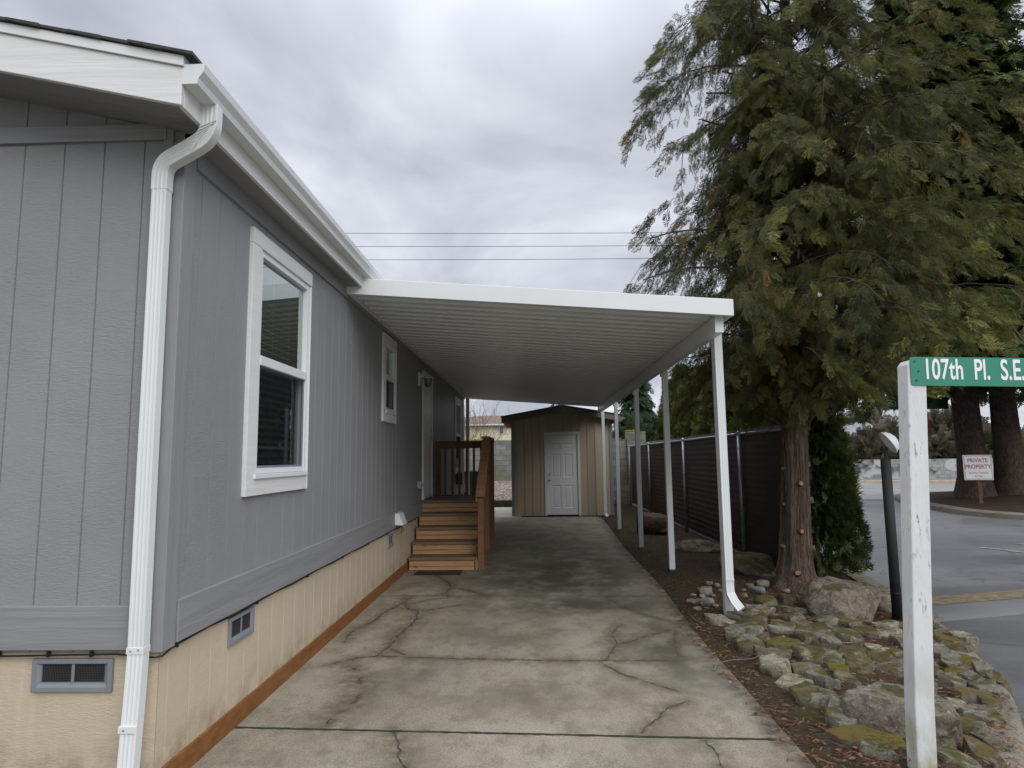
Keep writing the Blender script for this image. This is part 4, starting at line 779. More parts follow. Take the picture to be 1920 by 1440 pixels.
# island
ISL = [(13.5, 25), (12.7, 22.8), (12.15, 20.2), (11.95, 18.4), (12.3, 17.2), (13.2, 16.3), (15, 15.6), (18, 15.3), (22, 16.3), (24, 20), (22, 25), (18, 27.4), (15, 26.8), (13.5, 25)]
isl = smooth_poly([(x, y, 0) for x, y in ISL], 6); cen = Vector((17.6, 21.2, 0)); vs = []; fs = []; n = len(isl)-1; prof = [(1.0, -.24), (.998, -.105), (.975, -.075), (.93, -.08), (.9, -.07), (.75, .02), (.55, .15), (.35, .24), (.15, .28), (0.0, .29)]
def ring(t, z_): return [cen+(p-cen)*t+Vector((0, 0, z_)) for p in isl[:-1]]
mb = MB(); vs = [v for t, z_ in prof[3:] for v in ring(t, z_+(.03*0))]; m = len(prof)-3
mb.add(vs, [(i*n+k, i*n+(k+1) % n, (i+1)*n+(k+1) % n, (i+1)*n+k) for i in range(m-1) for k in range(n)]); structure(mb.build('island_soil', 'soil', smooth=True))
vs = [v for t, z_ in prof[:4] for v in ring(t, z_)]; structure(MB().add(vs, [(i*n+k, i*n+(k+1) % n, (i+1)*n+(k+1) % n, (i+1)*n+k) for i in range(3) for k in range(n)]).build('island_kerb', 'kerb'))
def text(body, size, loc, rot, mat, parent, name='lettering', sx=1.0, align='LEFT', bold=0, spacing=1.0):
    c = bpy.data.curves.new(name, 'FONT'); c.body = body; c.size = size; c.align_x = align; c.extrude = .0008; c.offset = bold; c.space_character = spacing; c.materials.append(M[mat])
    o = bpy.data.objects.new(name, c); scene.collection.objects.link(o); o.parent = parent; o.location = Vector(loc)-wloc(parent); o.rotation_euler = rot; o.scale = (sx, 1, 1)
    bpy.context.view_layer.update(); me = bpy.data.meshes.new_from_object(o.evaluated_get(bpy.context.evaluated_depsgraph_get())); o2 = bpy.data.objects.new(name, me); scene.collection.objects.link(o2); o2.parent = parent
    o2.location, o2.rotation_euler, o2.scale = o.location.copy(), o.rotation_euler.copy(), o.scale.copy(); bpy.data.objects.remove(o); o2.name = name; return o2
# private property sign
YS = 19.6; c0 = at(1833, 872, y=YS); pp = thing('notice_sign', 'white private property notice on a short brown stake in front of two trunks', 'sign', (c0.x, YS, .12))
zt, zb_ = at(1830, 853, y=YS).z, at(1830, 900, y=YS).z; hw = .375; rz = R(-12)
def rp(dx, dz, dy=0): return (c0.x+dx*math.cos(rz)-dy*math.sin(rz), YS+dx*math.sin(rz)+dy*math.cos(rz), dz)
def plate(name, mat, x0_, x1_, z0, z1, d0, d1, par): return MB().add([rp(x0_, z0, d0), rp(x1_, z0, d0), rp(x1_, z0, d1), rp(x0_, z0, d1), rp(x0_, z1, d0), rp(x1_, z1, d0), rp(x1_, z1, d1), rp(x0_, z1, d1)], BF).build(name, mat, par)
bd = plate('board', 'sign_white', -hw, hw, zb_, zt, -.012, 0, pp); e_ = .022; t = .012
for a in ((-hw+e_, hw-e_, zt-e_-t, zt-e_), (-hw+e_, hw-e_, zb_+e_, zb_+e_+t), (-hw+e_, -hw+e_+t, zb_+e_+t, zt-e_-t), (hw-e_-t, hw-e_, zb_+e_+t, zt-e_-t)): plate('border', 'sign_red', *a, -.0145, -.0121, bd)
H = zt-zb_; rot = (R(90), 0, rz)
text('PRIVATE', .165, rp(0, zt-.215*H-.06, -.0135), rot, 'sign_red', bd, align='CENTER', sx=.86, bold=.002); text('PROPERTY', .165, rp(0, zt-.46*H-.06, -.0135), rot, 'sign_red', bd, align='CENTER', sx=.86, bold=.002)
text('Security Cameras', .085, rp(0, zt-.72*H-.02, -.0135), rot, 'sign_red', bd, align='CENTER', sx=.85); text('In Use', .085, rp(0, zt-.86*H-.02, -.0135), rot, 'sign_red', bd, align='CENTER', sx=.85)
MB().box(c0.x-.02, YS+.03, -.1, c0.x+.09, YS+.10, zt-.1).build('stake', 'post_brown', pp, bevel=.006)
# stop sign with a street name blade
YT = 22.0; sx = at(1720, 803, y=YT); ss = thing('stop_sign', 'red stop sign and dark green street blade mostly hidden behind the white sign post', 'sign', (sx.x, YT, 0))
MB().tube([(sx.x, YT, -.1), (sx.x, YT, 3.4)], .03, 8).build('pole', 'galv', ss)
oc_ = [(sx.x+.47*math.cos(R(22.5+45*k)), sx.z+.47*math.sin(R(22.5+45*k))) for k in range(8)]; MB().prism(oc_, YT-.05, 1, .012).build('octagon', 'stop_red', ss)
b0, b1 = at(1650, 746, y=YT), at(1700, 768, y=YT); bl = MB().box(b0.x, YT-.06, b1.z, b0.x+2.2, YT-.045, b0.z).build('street_blade', 'old_sign_green', ss)
text('103 A', .28, (b0.x+.12, YT-.062, b1.z+.1), (R(90), 0, 0), 'old_letter', bl, sx=.9)

# ------------------------------------------------------------------ sign post, lamp post, power lines
sp_ = at(1722, 1440, y=3.3); base = Vector((1.853, 3.345, -.06)); sgn = thing('street_sign', 'white painted wooden post with a green 107th Pl. S.E. street blade', 'street sign', base)
tx, ty, tz = 1.955, 3.345, 1.955; hw = .047
mb = MB(); vs = []
for (cx_, cy_, z_) in ((1.845, 3.345, -.15), (1.86, 3.345, .3), (1.92, 3.345, 1.3), (1.955, 3.345, 1.945)): vs += [(cx_-hw, cy_-hw, z_), (cx_+hw, cy_-hw, z_), (cx_+hw, cy_+hw, z_), (cx_-hw, cy_+hw, z_)]
vs += [(1.957+i*(hw-.012), 3.345+j*(hw-.012), 1.968) for i, j in ((-1, -1), (1, -1), (1, 1), (-1, 1))]
mb.add(vs, [(i*4+k, i*4+(k+1) % 4, (i+1)*4+(k+1) % 4, (i+1)*4+k) for i in range(4) for k in range(4)]+[(3, 2, 1, 0), (16, 17, 18, 19)]); mb.build('post', 'old_white_paint', sgn, bevel=.006)
ca, cb = at(1705, 669, y=3.294), at(1705, 722.5, y=3.294); sl_ = R(.0); bx0, bz1, bz0 = ca.x, ca.z, cb.z; drop = -.028
rc = .014; L_ = .72; pl2 = []
for cx_, cz_, a0 in ((bx0+rc, bz0+rc, 180), (bx0+L_-rc, bz0+rc, 270), (bx0+L_-rc, bz1-rc, 0), (bx0+rc, bz1-rc, 90)):
    for k in range(5): a = R(a0+22.5*k); X_ = cx_+rc*math.cos(a); pl2.append((X_, cz_+rc*math.sin(a)+drop*(X_-bx0)))
bld = MB().prism(pl2, 3.2925, 1, .0035).build('blade', 'sign_green', sgn)
tl = text('107th  Pl.  S.E.', .146, (bx0+.060, 3.2912, bz0+.033), (R(90), R(1.6), 0), 'sign_white', bld, sx=.578, bold=.0024, spacing=1.02)
for dx, dz in ((.025, .025), (.04, .072), (.024, .122)): MB().tube([(bx0+dx, 3.294, bz0+dz), (bx0+dx, 3.2885, bz0+dz)], .005, 8).build('screw', 'dark_metal', bld)
lb = at(1683, 1158, z=-.06); lp = thing('lamp_post', 'black lamp post topped by a tilted white half dome in front of the road', 'lamp post', lb)
MB().tube([(lb.x, lb.y, -.15), (lb.x, lb.y, 1.44)], .046, 16).build('pole', 'black_paint', lp, smooth=True); MB().tube([(lb.x, lb.y, .17), (lb.x, lb.y, .18)], .0475, 16).build('collar', 'black_plastic', lp)
MB().tube([(lb.x, lb.y, 1.43), (lb.x+.02, lb.y, 1.56)], .016, 8).build('stem', 'black_plastic', lp)
mb = MB(); mb.lathe(lb, [(0, .088), (.035, .084), (.07, .068), (.10, .042), (.12, .006), (.121, 0), (.113, 0), (.09, .035), (.0, .075)], 20)
dm = mb.build('dome', 'white_vinyl', lp, smooth=True); dm.location = Vector((lb.x+.035, lb.y, 1.60))-Vector(lb); dm.rotation_euler = (R(10), R(57), 0)
def wire(name, label, pxs, y_, r_=.011):
    P_ = [at(a, b, y=y_) for a, b in pxs]; a, b = P_[0], P_[-1]; d = (b-a); p0, p1 = a-d*3, b+d*3; pts = [p0.lerp(p1, k/30)+Vector((0, 0, .0)) for k in range(31)]
    for k, p in enumerate(pts): t = (k/30-.5)*2; p.z += .9*(t*t)-.0
    return tag(MB().tube(pts, r_, 5).build(name, 'cable', smooth=True), label, 'power line', 'power lines crossing behind the carport')
wire('power_line', 'topmost of the three thin power lines across the cloudy sky', [(655, 438), (1265, 437)], 28); wire('power_line', 'middle power line of three across the cloudy sky', [(655, 463), (1265, 461)], 28); wire('power_line', 'lowest of the three power lines across the sky, just above the carport', [(655, 488), (1265, 485)], 28)
wire('power_line', 'upper of two cables seen under the carport roof beside the cedar', [(1200, 660), (1330, 658.5)], 28.6, .02); wire('power_line', 'lower of two cables seen under the carport roof beside the cedar', [(1200, 663.5), (1330, 662)], 28.6, .02)

# ------------------------------------------------------------------ stones and boulders
def nrand(i): return random.Random(1000+i)
def flat_stone(i, c, w, d, h, name, mat, label, cat, group, rot=None, tilt=.15):
    r_ = nrand(i); n = r_.choice((6, 7, 8, 9)); rot = r_.uniform(-.35, .35) if rot is None else rot; pts = []
    for k in range(n):
        a = 2*math.pi*(k+r_.uniform(-.3, .3))/n; e_ = r_.uniform(.72, 1.12); sq = 1/max(abs(math.cos(a))**3+abs(math.sin(a))**3, 1e-6)**(1/3)
        pts.append((math.cos(a)*sq*w/2*e_, math.sin(a)*sq*d/2*e_))
    bm = bmesh.new(); top = [bm.verts.new((x_*.93, y_*.93, h)) for x_, y_ in pts]; mid = [bm.verts.new((x_, y_, h*.68)) for x_, y_ in pts]; bot = [bm.verts.new((x_*.96, y_*.96, -.07)) for x_, y_ in pts]
    bm.faces.new(top)
    for A_, B_ in ((mid, top), (bot, mid)):
        for k in range(n): bm.faces.new((A_[k], A_[(k+1) % n], B_[(k+1) % n], B_[k]))
    bmesh.ops.triangulate(bm, faces=[f for f in bm.faces if len(f.verts) > 4]); bmesh.ops.subdivide_edges(bm, edges=bm.edges[:], cuts=2, use_grid_fill=True); bmesh.ops.triangulate(bm, faces=bm.faces[:])
    o_ = Vector((i*3.1, i*1.7, 0))
    for v in bm.verts:
        p = v.co*11+o_; v.co += Vector((noise.noise(p), noise.noise(p+Vector((5, 0, 0))), noise.noise(p+Vector((0, 9, 0)))*.6))*.022; v.co.z += .55*h*noise.noise(v.co*6+o_) + .005*noise.noise(v.co*38+o_)
    bmesh.ops.smooth_vert(bm, verts=bm.verts[:], factor=.14, use_axis_x=True, use_axis_y=True, use_axis_z=True)
    me = bpy.data.meshes.new(name); bm.to_mesh(me); bm.free(); me.materials.append(M[mat]); me.polygons.foreach_set('use_smooth', [True]*len(me.polygons)); me.set_sharp_from_angle(angle=R(26))
    o = bpy.data.objects.new(name, me); scene.collection.objects.link(o); o.location = c; o.rotation_euler = (r_.uniform(-tilt, tilt), r_.uniform(-tilt, tilt), rot); return tag(o, label, cat, group)
def boulder(i, c, s, name, mat, label, cuts=9, sub=4, rough=.10, rot=0, cat='boulder', group=None):
    r_ = nrand(i); bm = bmesh.new(); bmesh.ops.create_icosphere(bm, subdivisions=sub, radius=1); P_ = []
    for k in range(cuts):
        d = Vector((r_.gauss(0, 1), r_.gauss(0, 1), r_.gauss(0, .8))).normalized(); P_.append((d, r_.uniform(.52, .84)))
    P_.append((Vector((r_.uniform(-.15, .15), r_.uniform(-.25, .1), 1)).normalized(), .62)); o_ = Vector((i*2.3, 0, i*1.1))
    for v in bm.verts:
        for d, q_ in P_:
            e_ = v.co.dot(d)-q_
            if e_ > 0: v.co -= d*e_*.985
        p = v.co.normalized()
        v.co += p*(rough*.55*noise.noise(v.co*1.9+o_)+rough*.4*noise.noise(v.co*5+o_)+rough*.22*noise.noise(v.co*13+o_)) if sub > 3 else p*(rough*.7*noise.noise(v.co*2.2+o_))
        v.co = Vector((v.co.x*s[0], v.co.y*s[1], v.co.z*s[2]))
    me = bpy.data.meshes.new(name); bm.to_mesh(me); bm.free(); me.materials.append(M[mat])
    me.polygons.foreach_set('use_smooth', [True]*len(me.polygons))
    if sub > 3: me.set_sharp_from_angle(angle=R(22))
    o = bpy.data.objects.new(name, me); scene.collection.objects.link(o); o.location = c; o.rotation_euler = (0, 0, rot); return tag(o, label, cat, group)
def gp_(x_, y_, z_=-.05): p = at(x_, y_, z=z_); return Vector((p.x, p.y, gz(p.x, p.y)))
bp_ = gp_(1572, 1165); boulder(1, bp_+Vector((.15, .16, .06)), (.45, .33, .33), 'boulder', 'boulder_grey', 'largest flat-topped grey boulder at the foot of the cedar trunk', 7, 5, .10, .2)
bp_ = gp_(1672, 1372); boulder(2, bp_+Vector((.0, .03, .0)), (.36, .27, .25), 'boulder', 'boulder_grey', 'grey boulder right behind the foot of the white sign post', 6, 5, .11, -.5)
bp_ = gp_(1222, 1003, -.02); boulder(3, bp_+Vector((.03, .25, .17)), (.40, .36, .30), 'boulder', 'boulder_brown', 'dark brown round boulder against the fence between carport posts', 7, 4, .12, .3)
bp_ = gp_(1312, 1036, -.02); boulder(4, bp_+Vector((.02, .2, .02)), (.46, .28, .20), 'boulder', 'boulder_grey', 'low flat boulder between second carport post and fence', 7, 4, .12, -.2)
bp_ = gp_(1412, 1078, -.02); boulder(5, bp_+Vector((.05, .28, .05)), (.42, .46, .24), 'boulder', 'stone_mossy', 'mossy sloping boulder under the fence left of the cedar trunk', 6, 4, .10, .5)
FLAT = [  # px, py, w, h (pixels), kind, special label
 (1348, 1177, 42, 22, 'p', 'pale speckled flat stone left of the nearest carport post foot'), (1380, 1171, 30, 20, 'k', 'pinkish stone block at the foot of the nearest carport post'), (1417, 1161, 50, 18, 'k', 'long pinkish flat stone just right of the nearest carport post foot'),
 (1418, 1181, 40, 14, 'm', 0), (1495, 1158, 60, 14, 'g', 0), (1476, 1175, 62, 18, 'm', 0), (1412, 1195, 60, 14, 'm', 0), (1396, 1212, 74, 22, 'g', 'long bare grey slab sticking out over the driveway edge'), (1465, 1190, 44, 12, 'm', 0), (1473, 1201, 74, 14, 'p', 'long lichen-spotted pale slab in the corner bed'),
 (1534, 1200, 50, 18, 'm', 0), (1528, 1215, 64, 22, 'm', 0), (1470, 1229, 62, 24, 'b', 0), (1417, 1232, 28, 18, 'g', 0), (1396, 1232, 26, 22, 'm', 0), (1582, 1212, 46, 20, 'm', 0), (1554, 1243, 78, 18, 'm', 0), (1454, 1250, 52, 20, 'g', 0), (1523, 1256, 50, 24, 'm', 0),
 (1457, 1276, 54, 28, 'p', 'pale cream stone at the driveway edge, farther of the two'), (1495, 1304, 60, 34, 'p', 'pale cream stone at the driveway edge, nearer of the two'), (1513, 1279, 60, 16, 'g', 0), (1563, 1262, 42, 22, 'g', 0), (1545, 1304, 40, 28, 'g', 0), (1570, 1278, 30, 14, 'b', 0), (1610, 1262, 42, 28, 'm', 0),
 (1525, 1334, 60, 32, 'm', 0), (1574, 1376, 48, 36, 'g', 'rounded pale grey stone left of the boulder behind the sign post'), (1620, 1410, 115, 36, 'b', 'bright yellow-green mossy slab in front of the boulder by the sign post'), (1645, 1437, 56, 22, 'g', 0), (1674, 1264, 60, 18, 'g', 0), (1600, 1244, 48, 12, 'm', 0),
 (1768, 1178, 44, 14, 'm', 0), (1772, 1194, 40, 16, 'b', 0), (1803, 1188, 34, 14, 'p', 0), (1797, 1207, 54, 14, 'm', 0), (1807, 1228, 46, 18, 'b', 0), (1768, 1213, 30, 14, 'g', 0), (1782, 1232, 40, 16, 'g', 0), (1845, 1252, 36, 20, 'g', 0), (1814, 1255, 40, 16, 'm', 0), (1843, 1282, 56, 32, 'g', 'large bare grey stone beside the kerb right of the sign post'),
 (1780, 1273, 46, 26, 'g', 0), (1824, 1300, 66, 16, 'm', 0), (1797, 1315, 36, 20, 'p', 'pale wedge stone right of the sign post and its boulder'), (1839, 1333, 60, 24, 'g', 0), (1853, 1312, 30, 12, 'm', 0), (1820, 1359, 54, 28, 'm', 0), (1820, 1388, 46, 34, 'b', 0), (1787, 1421, 56, 36, 'g', 0), (1850, 1380, 30, 30, 'g', 0), (1846, 1416, 36, 30, 'm', 0),
 (1640, 1222, 30, 16, 'p', 0), (1618, 1190, 50, 14, 'm', 0), (1662, 1194, 60, 12, 'p', 0), (1656, 1178, 46, 10, 'p', 0), (1604, 1228, 40, 18, 'm', 0), (1650, 1244, 56, 14, 'm', 0), (1684, 1232, 36, 16, 'm', 0), (1692, 1206, 28, 14, 'g', 0), (1580, 1196, 40, 12, 'm', 0), (1430, 1216, 30, 14, 'm', 0), (1440, 1262, 30, 12, 'm', 0), (1725, 1195, 40, 16, 'm', 0), (1725, 1225, 40, 18, 'g', 0), (1730, 1255, 44, 20, 'm', 0), (1725, 1290, 40, 18, 'g', 0), (1560, 1230, 34, 12, 'g', 0), (1505, 1238, 26, 16, 'm', 0), (1590, 1300, 34, 22, 'm', 0), (1560, 1345, 30, 22, 'm', 0), (1745, 1168, 36, 12, 'g', 0), (1855, 1345, 26, 16, 'm', 0), (1755, 1395, 40, 26, 'm', 0), (1870, 1268, 20, 16, 'm', 0), (1825, 1275, 26, 14, 'm', 0), (1790, 1250, 34, 12, 'b', 0), (1535, 1225, 30, 10, 'm', 0), (1690, 1170, 36, 12, 'm', 0), (1590, 1182, 40, 10, 'm', 0), (1500, 1187, 44, 12, 'm', 0), (1548, 1178, 40, 12, 'g', 0), (1440, 1146, 34, 10, 'm', 0), (1480, 1143, 30, 10, 'm', 0)]
KIND = {'p': ('stone_pale', 'bare pale flat stone in the corner rock bed'), 'k': ('stone_pink', ''), 'g': ('stone_grey', 'bare grey flat stone in the corner rock bed'), 'm': ('stone_mossy', 'dull moss-topped flat stone in the rock bed'), 'b': ('stone_bright_moss', 'flat stone under bright yellow-green moss')}
for i, (x_, y_, w, h, kd, lab) in enumerate(FLAT):
    a, b = gp_(x_-w/2, y_+h*.1), gp_(x_+w/2, y_+h*.1); f_ = gp_(x_, y_+h/2); k_ = gp_(x_, y_-h/2); c = gp_(x_, y_); wd = (b-a).length; dd = max(.10, min(.55, (k_-f_).length*.8)); mat, gl_ = KIND[kd]
    side_ = ' left of the white sign post' if x_ < 1735 else ' right of the white sign post'
    flat_stone(i, c, wd*1.17, dd*1.36, .026+.012*(i % 4), 'flat_stone', mat, lab or gl_+side_, 'stone', 'flat stones paving the corner bed')
PEB = [(1312, 1107, 10, 8, 0), (1325, 1114, 33, 14, 0), (1330, 1100, 16, 9, 1), (1345, 1103, 16, 11, 0), (1352, 1113, 11, 8, 0), (1297, 1131, 22, 18, 0), (1312, 1132, 20, 14, 0), (1327, 1137, 31, 13, 1), (1307, 1146, 18, 9, 0), (1325, 1147, 11, 7, 0), (1342, 1144, 14, 7, 0), (1318, 1122, 16, 9, 0), (1337, 1124, 12, 7, 0), (1300, 1118, 12, 7, 1),
       (1395, 1112, 10, 8, 0), (1396, 1126, 18, 10, 0), (1422, 1116, 30, 14, 1), (1407, 1105, 18, 10, 0), (1429, 1101, 28, 14, 0), (1440, 1084, 30, 19, 0), (1474, 1113, 17, 9, 0)]
for i, (x_, y_, w, h, bl_) in enumerate(PEB):
    c = gp_(x_, y_+h/3, -.02); wd = (gp_(x_+w/2, y_)-gp_(x_-w/2, y_)).length; lft = x_ < 1370
    lab = ('bluish ' if bl_ else 'tan ')+('rounded cobble in the small pile left of the nearest carport post' if lft else 'rounded cobble between the nearest carport post and the cedar')
    boulder(50+i, c+Vector((0, 0, wd*.14)), (wd/2, wd*.42, wd*.34), 'cobble', 'pebble_blue' if bl_ else 'pebble', lab, 3, 3, .12, i*.7, 'stone', 'cobbles around the nearest carport post')
for i, (x_, y_, w) in enumerate([(1637, 1120, 32), (1660, 1124, 36), (1664, 1139, 44), (1697, 1140, 26), (1612, 1106, 30), (1590, 1098, 34), (1625, 1098, 26), (1720, 1148, 26)]):
    c = gp_(x_, y_, -.06); wd = w*c.y/1150; boulder(90+i, c+Vector((0, 0, wd*.12)), (wd/2, wd*.4, wd*.34), 'cobble', 'pebble', 'pale rounded cobble in the row behind the largest boulder', 3, 3, .12, i*.9, 'stone', 'cobbles behind the largest boulder')

# ------------------------------------------------------------------ foliage
def frond(kind, seed):
    """a flat spray: a stalk with pinnae and teeth; x along the stalk, y across, returns (verts, quads)"""
    r_ = random.Random(seed); V, F = [], []
    def blade(p, d, L, w, z0=0):
        n_ = (-d[1], d[0]); k = len(V); zt_ = r_.uniform(-.03, .03)
        V.extend([(p[0], p[1], z0), (p[0]+d[0]*L*.45+n_[0]*w, p[1]+d[1]*L*.45+n_[1]*w, z0+zt_), (p[0]+d[0]*L, p[1]+d[1]*L, z0+zt_*2), (p[0]+d[0]*L*.45-n_[0]*w, p[1]+d[1]*L*.45-n_[1]*w, z0+zt_)]); F.append((k, k+1, k+2, k+3))
    if kind == 'cedar':
        blade((0, 0), (1, 0), 1.0, .012); n = 9
        for i in range(n):
            t = .06+.9*i/n; L = (.42*(1-t)**.75+.07)*r_.uniform(.8, 1.15)
            for sg in (-1, 1):
                a = R(r_.uniform(34, 52))*sg; d = (math.cos(a), math.sin(a)); p = (t+(.03 if sg > 0 else 0), 0); blade(p, d, L, .021)
                for u, s2 in ((.45, 1),):
                    a2 = a+R(34)*s2; blade((p[0]+d[0]*L*u, p[1]+d[1]*L*u), (math.cos(a2), math.sin(a2)), L*.5, .019)
    elif kind == 'fan':
        for i in range(7):
            a = R(-52+104*i/6+r_.uniform(-6, 6)); L = r_.uniform(.7, 1.0); d = (math.cos(a), math.sin(a)); blade((0, 0), d, L, .045)
            for u, s2 in ((.4, 1), (.55, -1)): a2 = a+R(30)*s2; blade((d[0]*L*u, d[1]*L*u), (math.cos(a2), math.sin(a2)), L*.4, .045)
    elif kind == 'needle':
        blade((0, 0), (1, 0), 1.0, .03); n = 9
        for i in range(n):
            t = .05+.92*i/n; L = (.40*(1-t)**.6+.10)*r_.uniform(.75, 1.2)
            for sg in (-1, 1): a = R(r_.uniform(38, 62))*sg; blade((t, 0), (math.cos(a), math.sin(a)), L, .042); blade((t+.04, 0), (math.cos(a*.8), math.sin(a*.8)), L*.6, .035, -.04)
    V = np.array(V); V[:, 2] += -.30*V[:, 0]**2 - .12*V[:, 1]**2*2; return V, np.array(F)
def scatter(templates, P_, D, U, S, T, jit=.0):
    """copies of the templates merged: at P, stalk along D, across axis near U, size S, tint T"""
    D = D/np.linalg.norm(D, axis=1)[:, None]; Yv = np.cross(U, D); Yv /= np.linalg.norm(Yv, axis=1)[:, None]+1e-9; Zv = np.cross(D, Yv)
    VV, FF, TT = [], [], []; off = 0; ch = rng.integers(0, len(templates), len(P_))
    for k, (v, f) in enumerate(templates):
        m = ch == k
        if not m.any(): continue
        p, d, y_, z_, s = P_[m], D[m], Yv[m], Zv[m], S[m]
        W_ = p[:, None, :] + s[:, None, None]*(v[None, :, 0:1]*d[:, None, :] + v[None, :, 1:2]*y_[:, None, :] + v[None, :, 2:3]*z_[:, None, :])
        n_ = len(p); VV.append(W_.reshape(-1, 3)); FF.append((f[None]+(np.arange(n_)*len(v))[:, None, None]).reshape(-1, 4)+off); TT.append(np.repeat(T[m], len(v))); off += n_*len(v)
    return np.concatenate(VV), np.concatenate(FF), np.concatenate(TT)
TC = [frond('cedar', i) for i in range(5)]; TF = [frond('fan', i) for i in range(4)]; TN = [frond('needle', i) for i in range(4)]
def vnoise(P_, s, o=0): return np.array([noise.noise(Vector(p)*s+Vector((o, 0, 0))) for p in P_])

# the cedar
def nrand2(i): return random.Random(500+i)
ced = thing('cedar_tree', 'tall drooping cedar with pruned reddish trunk beside the carport', 'tree', (2.97, 7.62, -.05))
def trunk_at(z_): return Vector((2.965+.065*z_-.002*z_*z_, 7.62+.02*z_, z_))
tz_ = [-.1, 0, .12, .3, .6, 1.0, 1.5, 2.2, 3, 4, 5, 6, 7, 8, 9, 10.2]; tr_ = [.29, .245, .208, .180, .162, .150, .140, .127, .115, .102, .088, .074, .06, .045, .03, .012]
mb = MB(); nseg = 56; vs = []; zs_ = np.concatenate([np.linspace(-.1, 3, 46), np.linspace(3.15, 10.2, 30)])
for z_ in zs_:
    c = trunk_at(z_); r_ = float(np.interp(z_, tz_, tr_))
    for k in range(nseg):
        a = 2*math.pi*k/nseg; fl = 1+.30*max(0, .55-z_)**1.5*2*max(-.3, math.sin(4*a+.6))+.05*math.sin(5*a+z_*.9)+.11*noise.noise((math.cos(a)*2.4, math.sin(a)*2.4, z_*.8))+.07*noise.noise((math.cos(a)*7, math.sin(a)*7, z_*.7))+.05*noise.noise((math.cos(a)*14, math.sin(a)*14, z_*1.2)); vs.append((c.x+math.cos(a)*r_*fl, c.y+math.sin(a)*r_*fl, z_))
mb.add(vs, [(i*nseg+k, i*nseg+(k+1) % nseg, (i+1)*nseg+(k+1) % nseg, (i+1)*nseg+k) for i in range(len(zs_)-1) for k in range(nseg)]); trk = mb.build('trunk', 'cedar_bark', ced, smooth=True)
mb = MB(); rb = random.Random(17)
for k in range(230):
    a = rb.uniform(0, 6.283); z0 = rb.uniform(.05, 2.5); L = rb.uniform(.15, .6); w_ = rb.uniform(.004, .011); n_ = 7; vs = []; ph = rb.uniform(0, 9); lift = rb.uniform(.0, .012)
    for m in range(n_):
        z_ = z0+L*m/(n_-1); c = trunk_at(z_); rad = float(np.interp(z_, tz_, tr_))
        def sr(a_): return rad*(1+.30*max(0, .55-z_)**1.5*2*max(-.3, math.sin(4*a_+.6))+.05*math.sin(5*a_+z_*.9)+.11*noise.noise((math.cos(a_)*2.4, math.sin(a_)*2.4, z_*.8))+.07*noise.noise((math.cos(a_)*7, math.sin(a_)*7, z_*.7))+.05*noise.noise((math.cos(a_)*14, math.sin(a_)*14, z_*1.2)))
        ac = a+.08*noise.noise((ph, z_*3, 0)); q_ = w_*(1-abs(2*m/(n_-1)-1)**3*.8)/rad
        off = .004+lift*abs(2*m/(n_-1)-1)**2
        for a_, h_ in ((ac-q_, 0), (ac, .004), (ac+q_, 0)): r2 = sr(a_)+off+h_; vs.append((c.x+math.cos(a_)*r2, c.y+math.sin(a_)*r2, z_))
    mb.add(vs, [(m*3+j, m*3+j+1, m*3+j+4, m*3+j+3) for m in range(n_-1) for j in (0, 1)])
sb = mb.build('bark_strips', 'cedar_bark', trk, smooth=True, fix=False); sb['kind'] = 'stuff'
for x_, z_, dx, r_ in ((1502, 908, 0, .030), (1498, 998, 0, .028), (1472, 1075, -.3, .032), (1530, 872, 1, .024), (1466, 880, -1, .018), (1521, 941, .8, .032), (1463, 948, -1, .018), (1459, 1028, -1, .020), (1525, 1032, .9, .026)):
    c = at(x_, z_, y=7.45); t = trunk_at(c.z); d = Vector((dx, -1 if abs(dx) < .5 else -.35, .12)).normalized(); s = t+d*(float(np.interp(c.z, tz_, tr_))-.05); s.z = c.z
    rr3 = nrand2(x_); sb = MB(); L3 = .075 if abs(dx) < .5 else rr3.uniform(.06, .10); sb.tube([s-d*.04, s+d*.02, s+d*L3*.6, s+d*L3], [r_*2.3, r_*1.75, r_*1.25, r_*1.12], 11)
    for q_i, q_ in enumerate(sb.v): sb.v[q_i] = tuple(Vector(q_)+Vector((noise.noise(Vector(q_)*38), noise.noise(Vector(q_)*38+Vector((9, 0, 0))), noise.noise(Vector(q_)*38+Vector((0, 9, 0)))))*.010)
    sb = sb.build('branch_stub', 'cedar_bark' if abs(dx) < .5 else 'knot_grey', trk, smooth=True)
    if abs(dx) < .5: MB().tube([s+d*(L3-.002), s+d*(L3+.005)], [r_*.82, r_*.72], 9).build('cut_face', 'cut_wood', sb)
def cedar_ok(p):
    """the crown keeps clear of the carport and was pruned up from below"""
    if p.x < 1.98 and p.z < 3.32 and p.y > 5.6: return False
    if p.x < 1.22+.25*noise.noise(p*1.7): return False
    dx = p.x-3.1-.06*p.z
    if abs(dx)+abs(p.y-7.6) > .85 and noise.noise(p*1.25+Vector((3, 1, 8))) < (-.22 if dx < 0 else -.30): return False
    dx = p.x-3.1
    return p.z > 1.62+(.36 if dx > 0 else .50)*abs(dx)+.35*noise.noise(p*1.1)+.2*max(0, 7.3-p.y)
SP, SD, SU, SS, ST = [], [], [], [], []; limb = MB(); r_ = random.Random(11); nl = 330
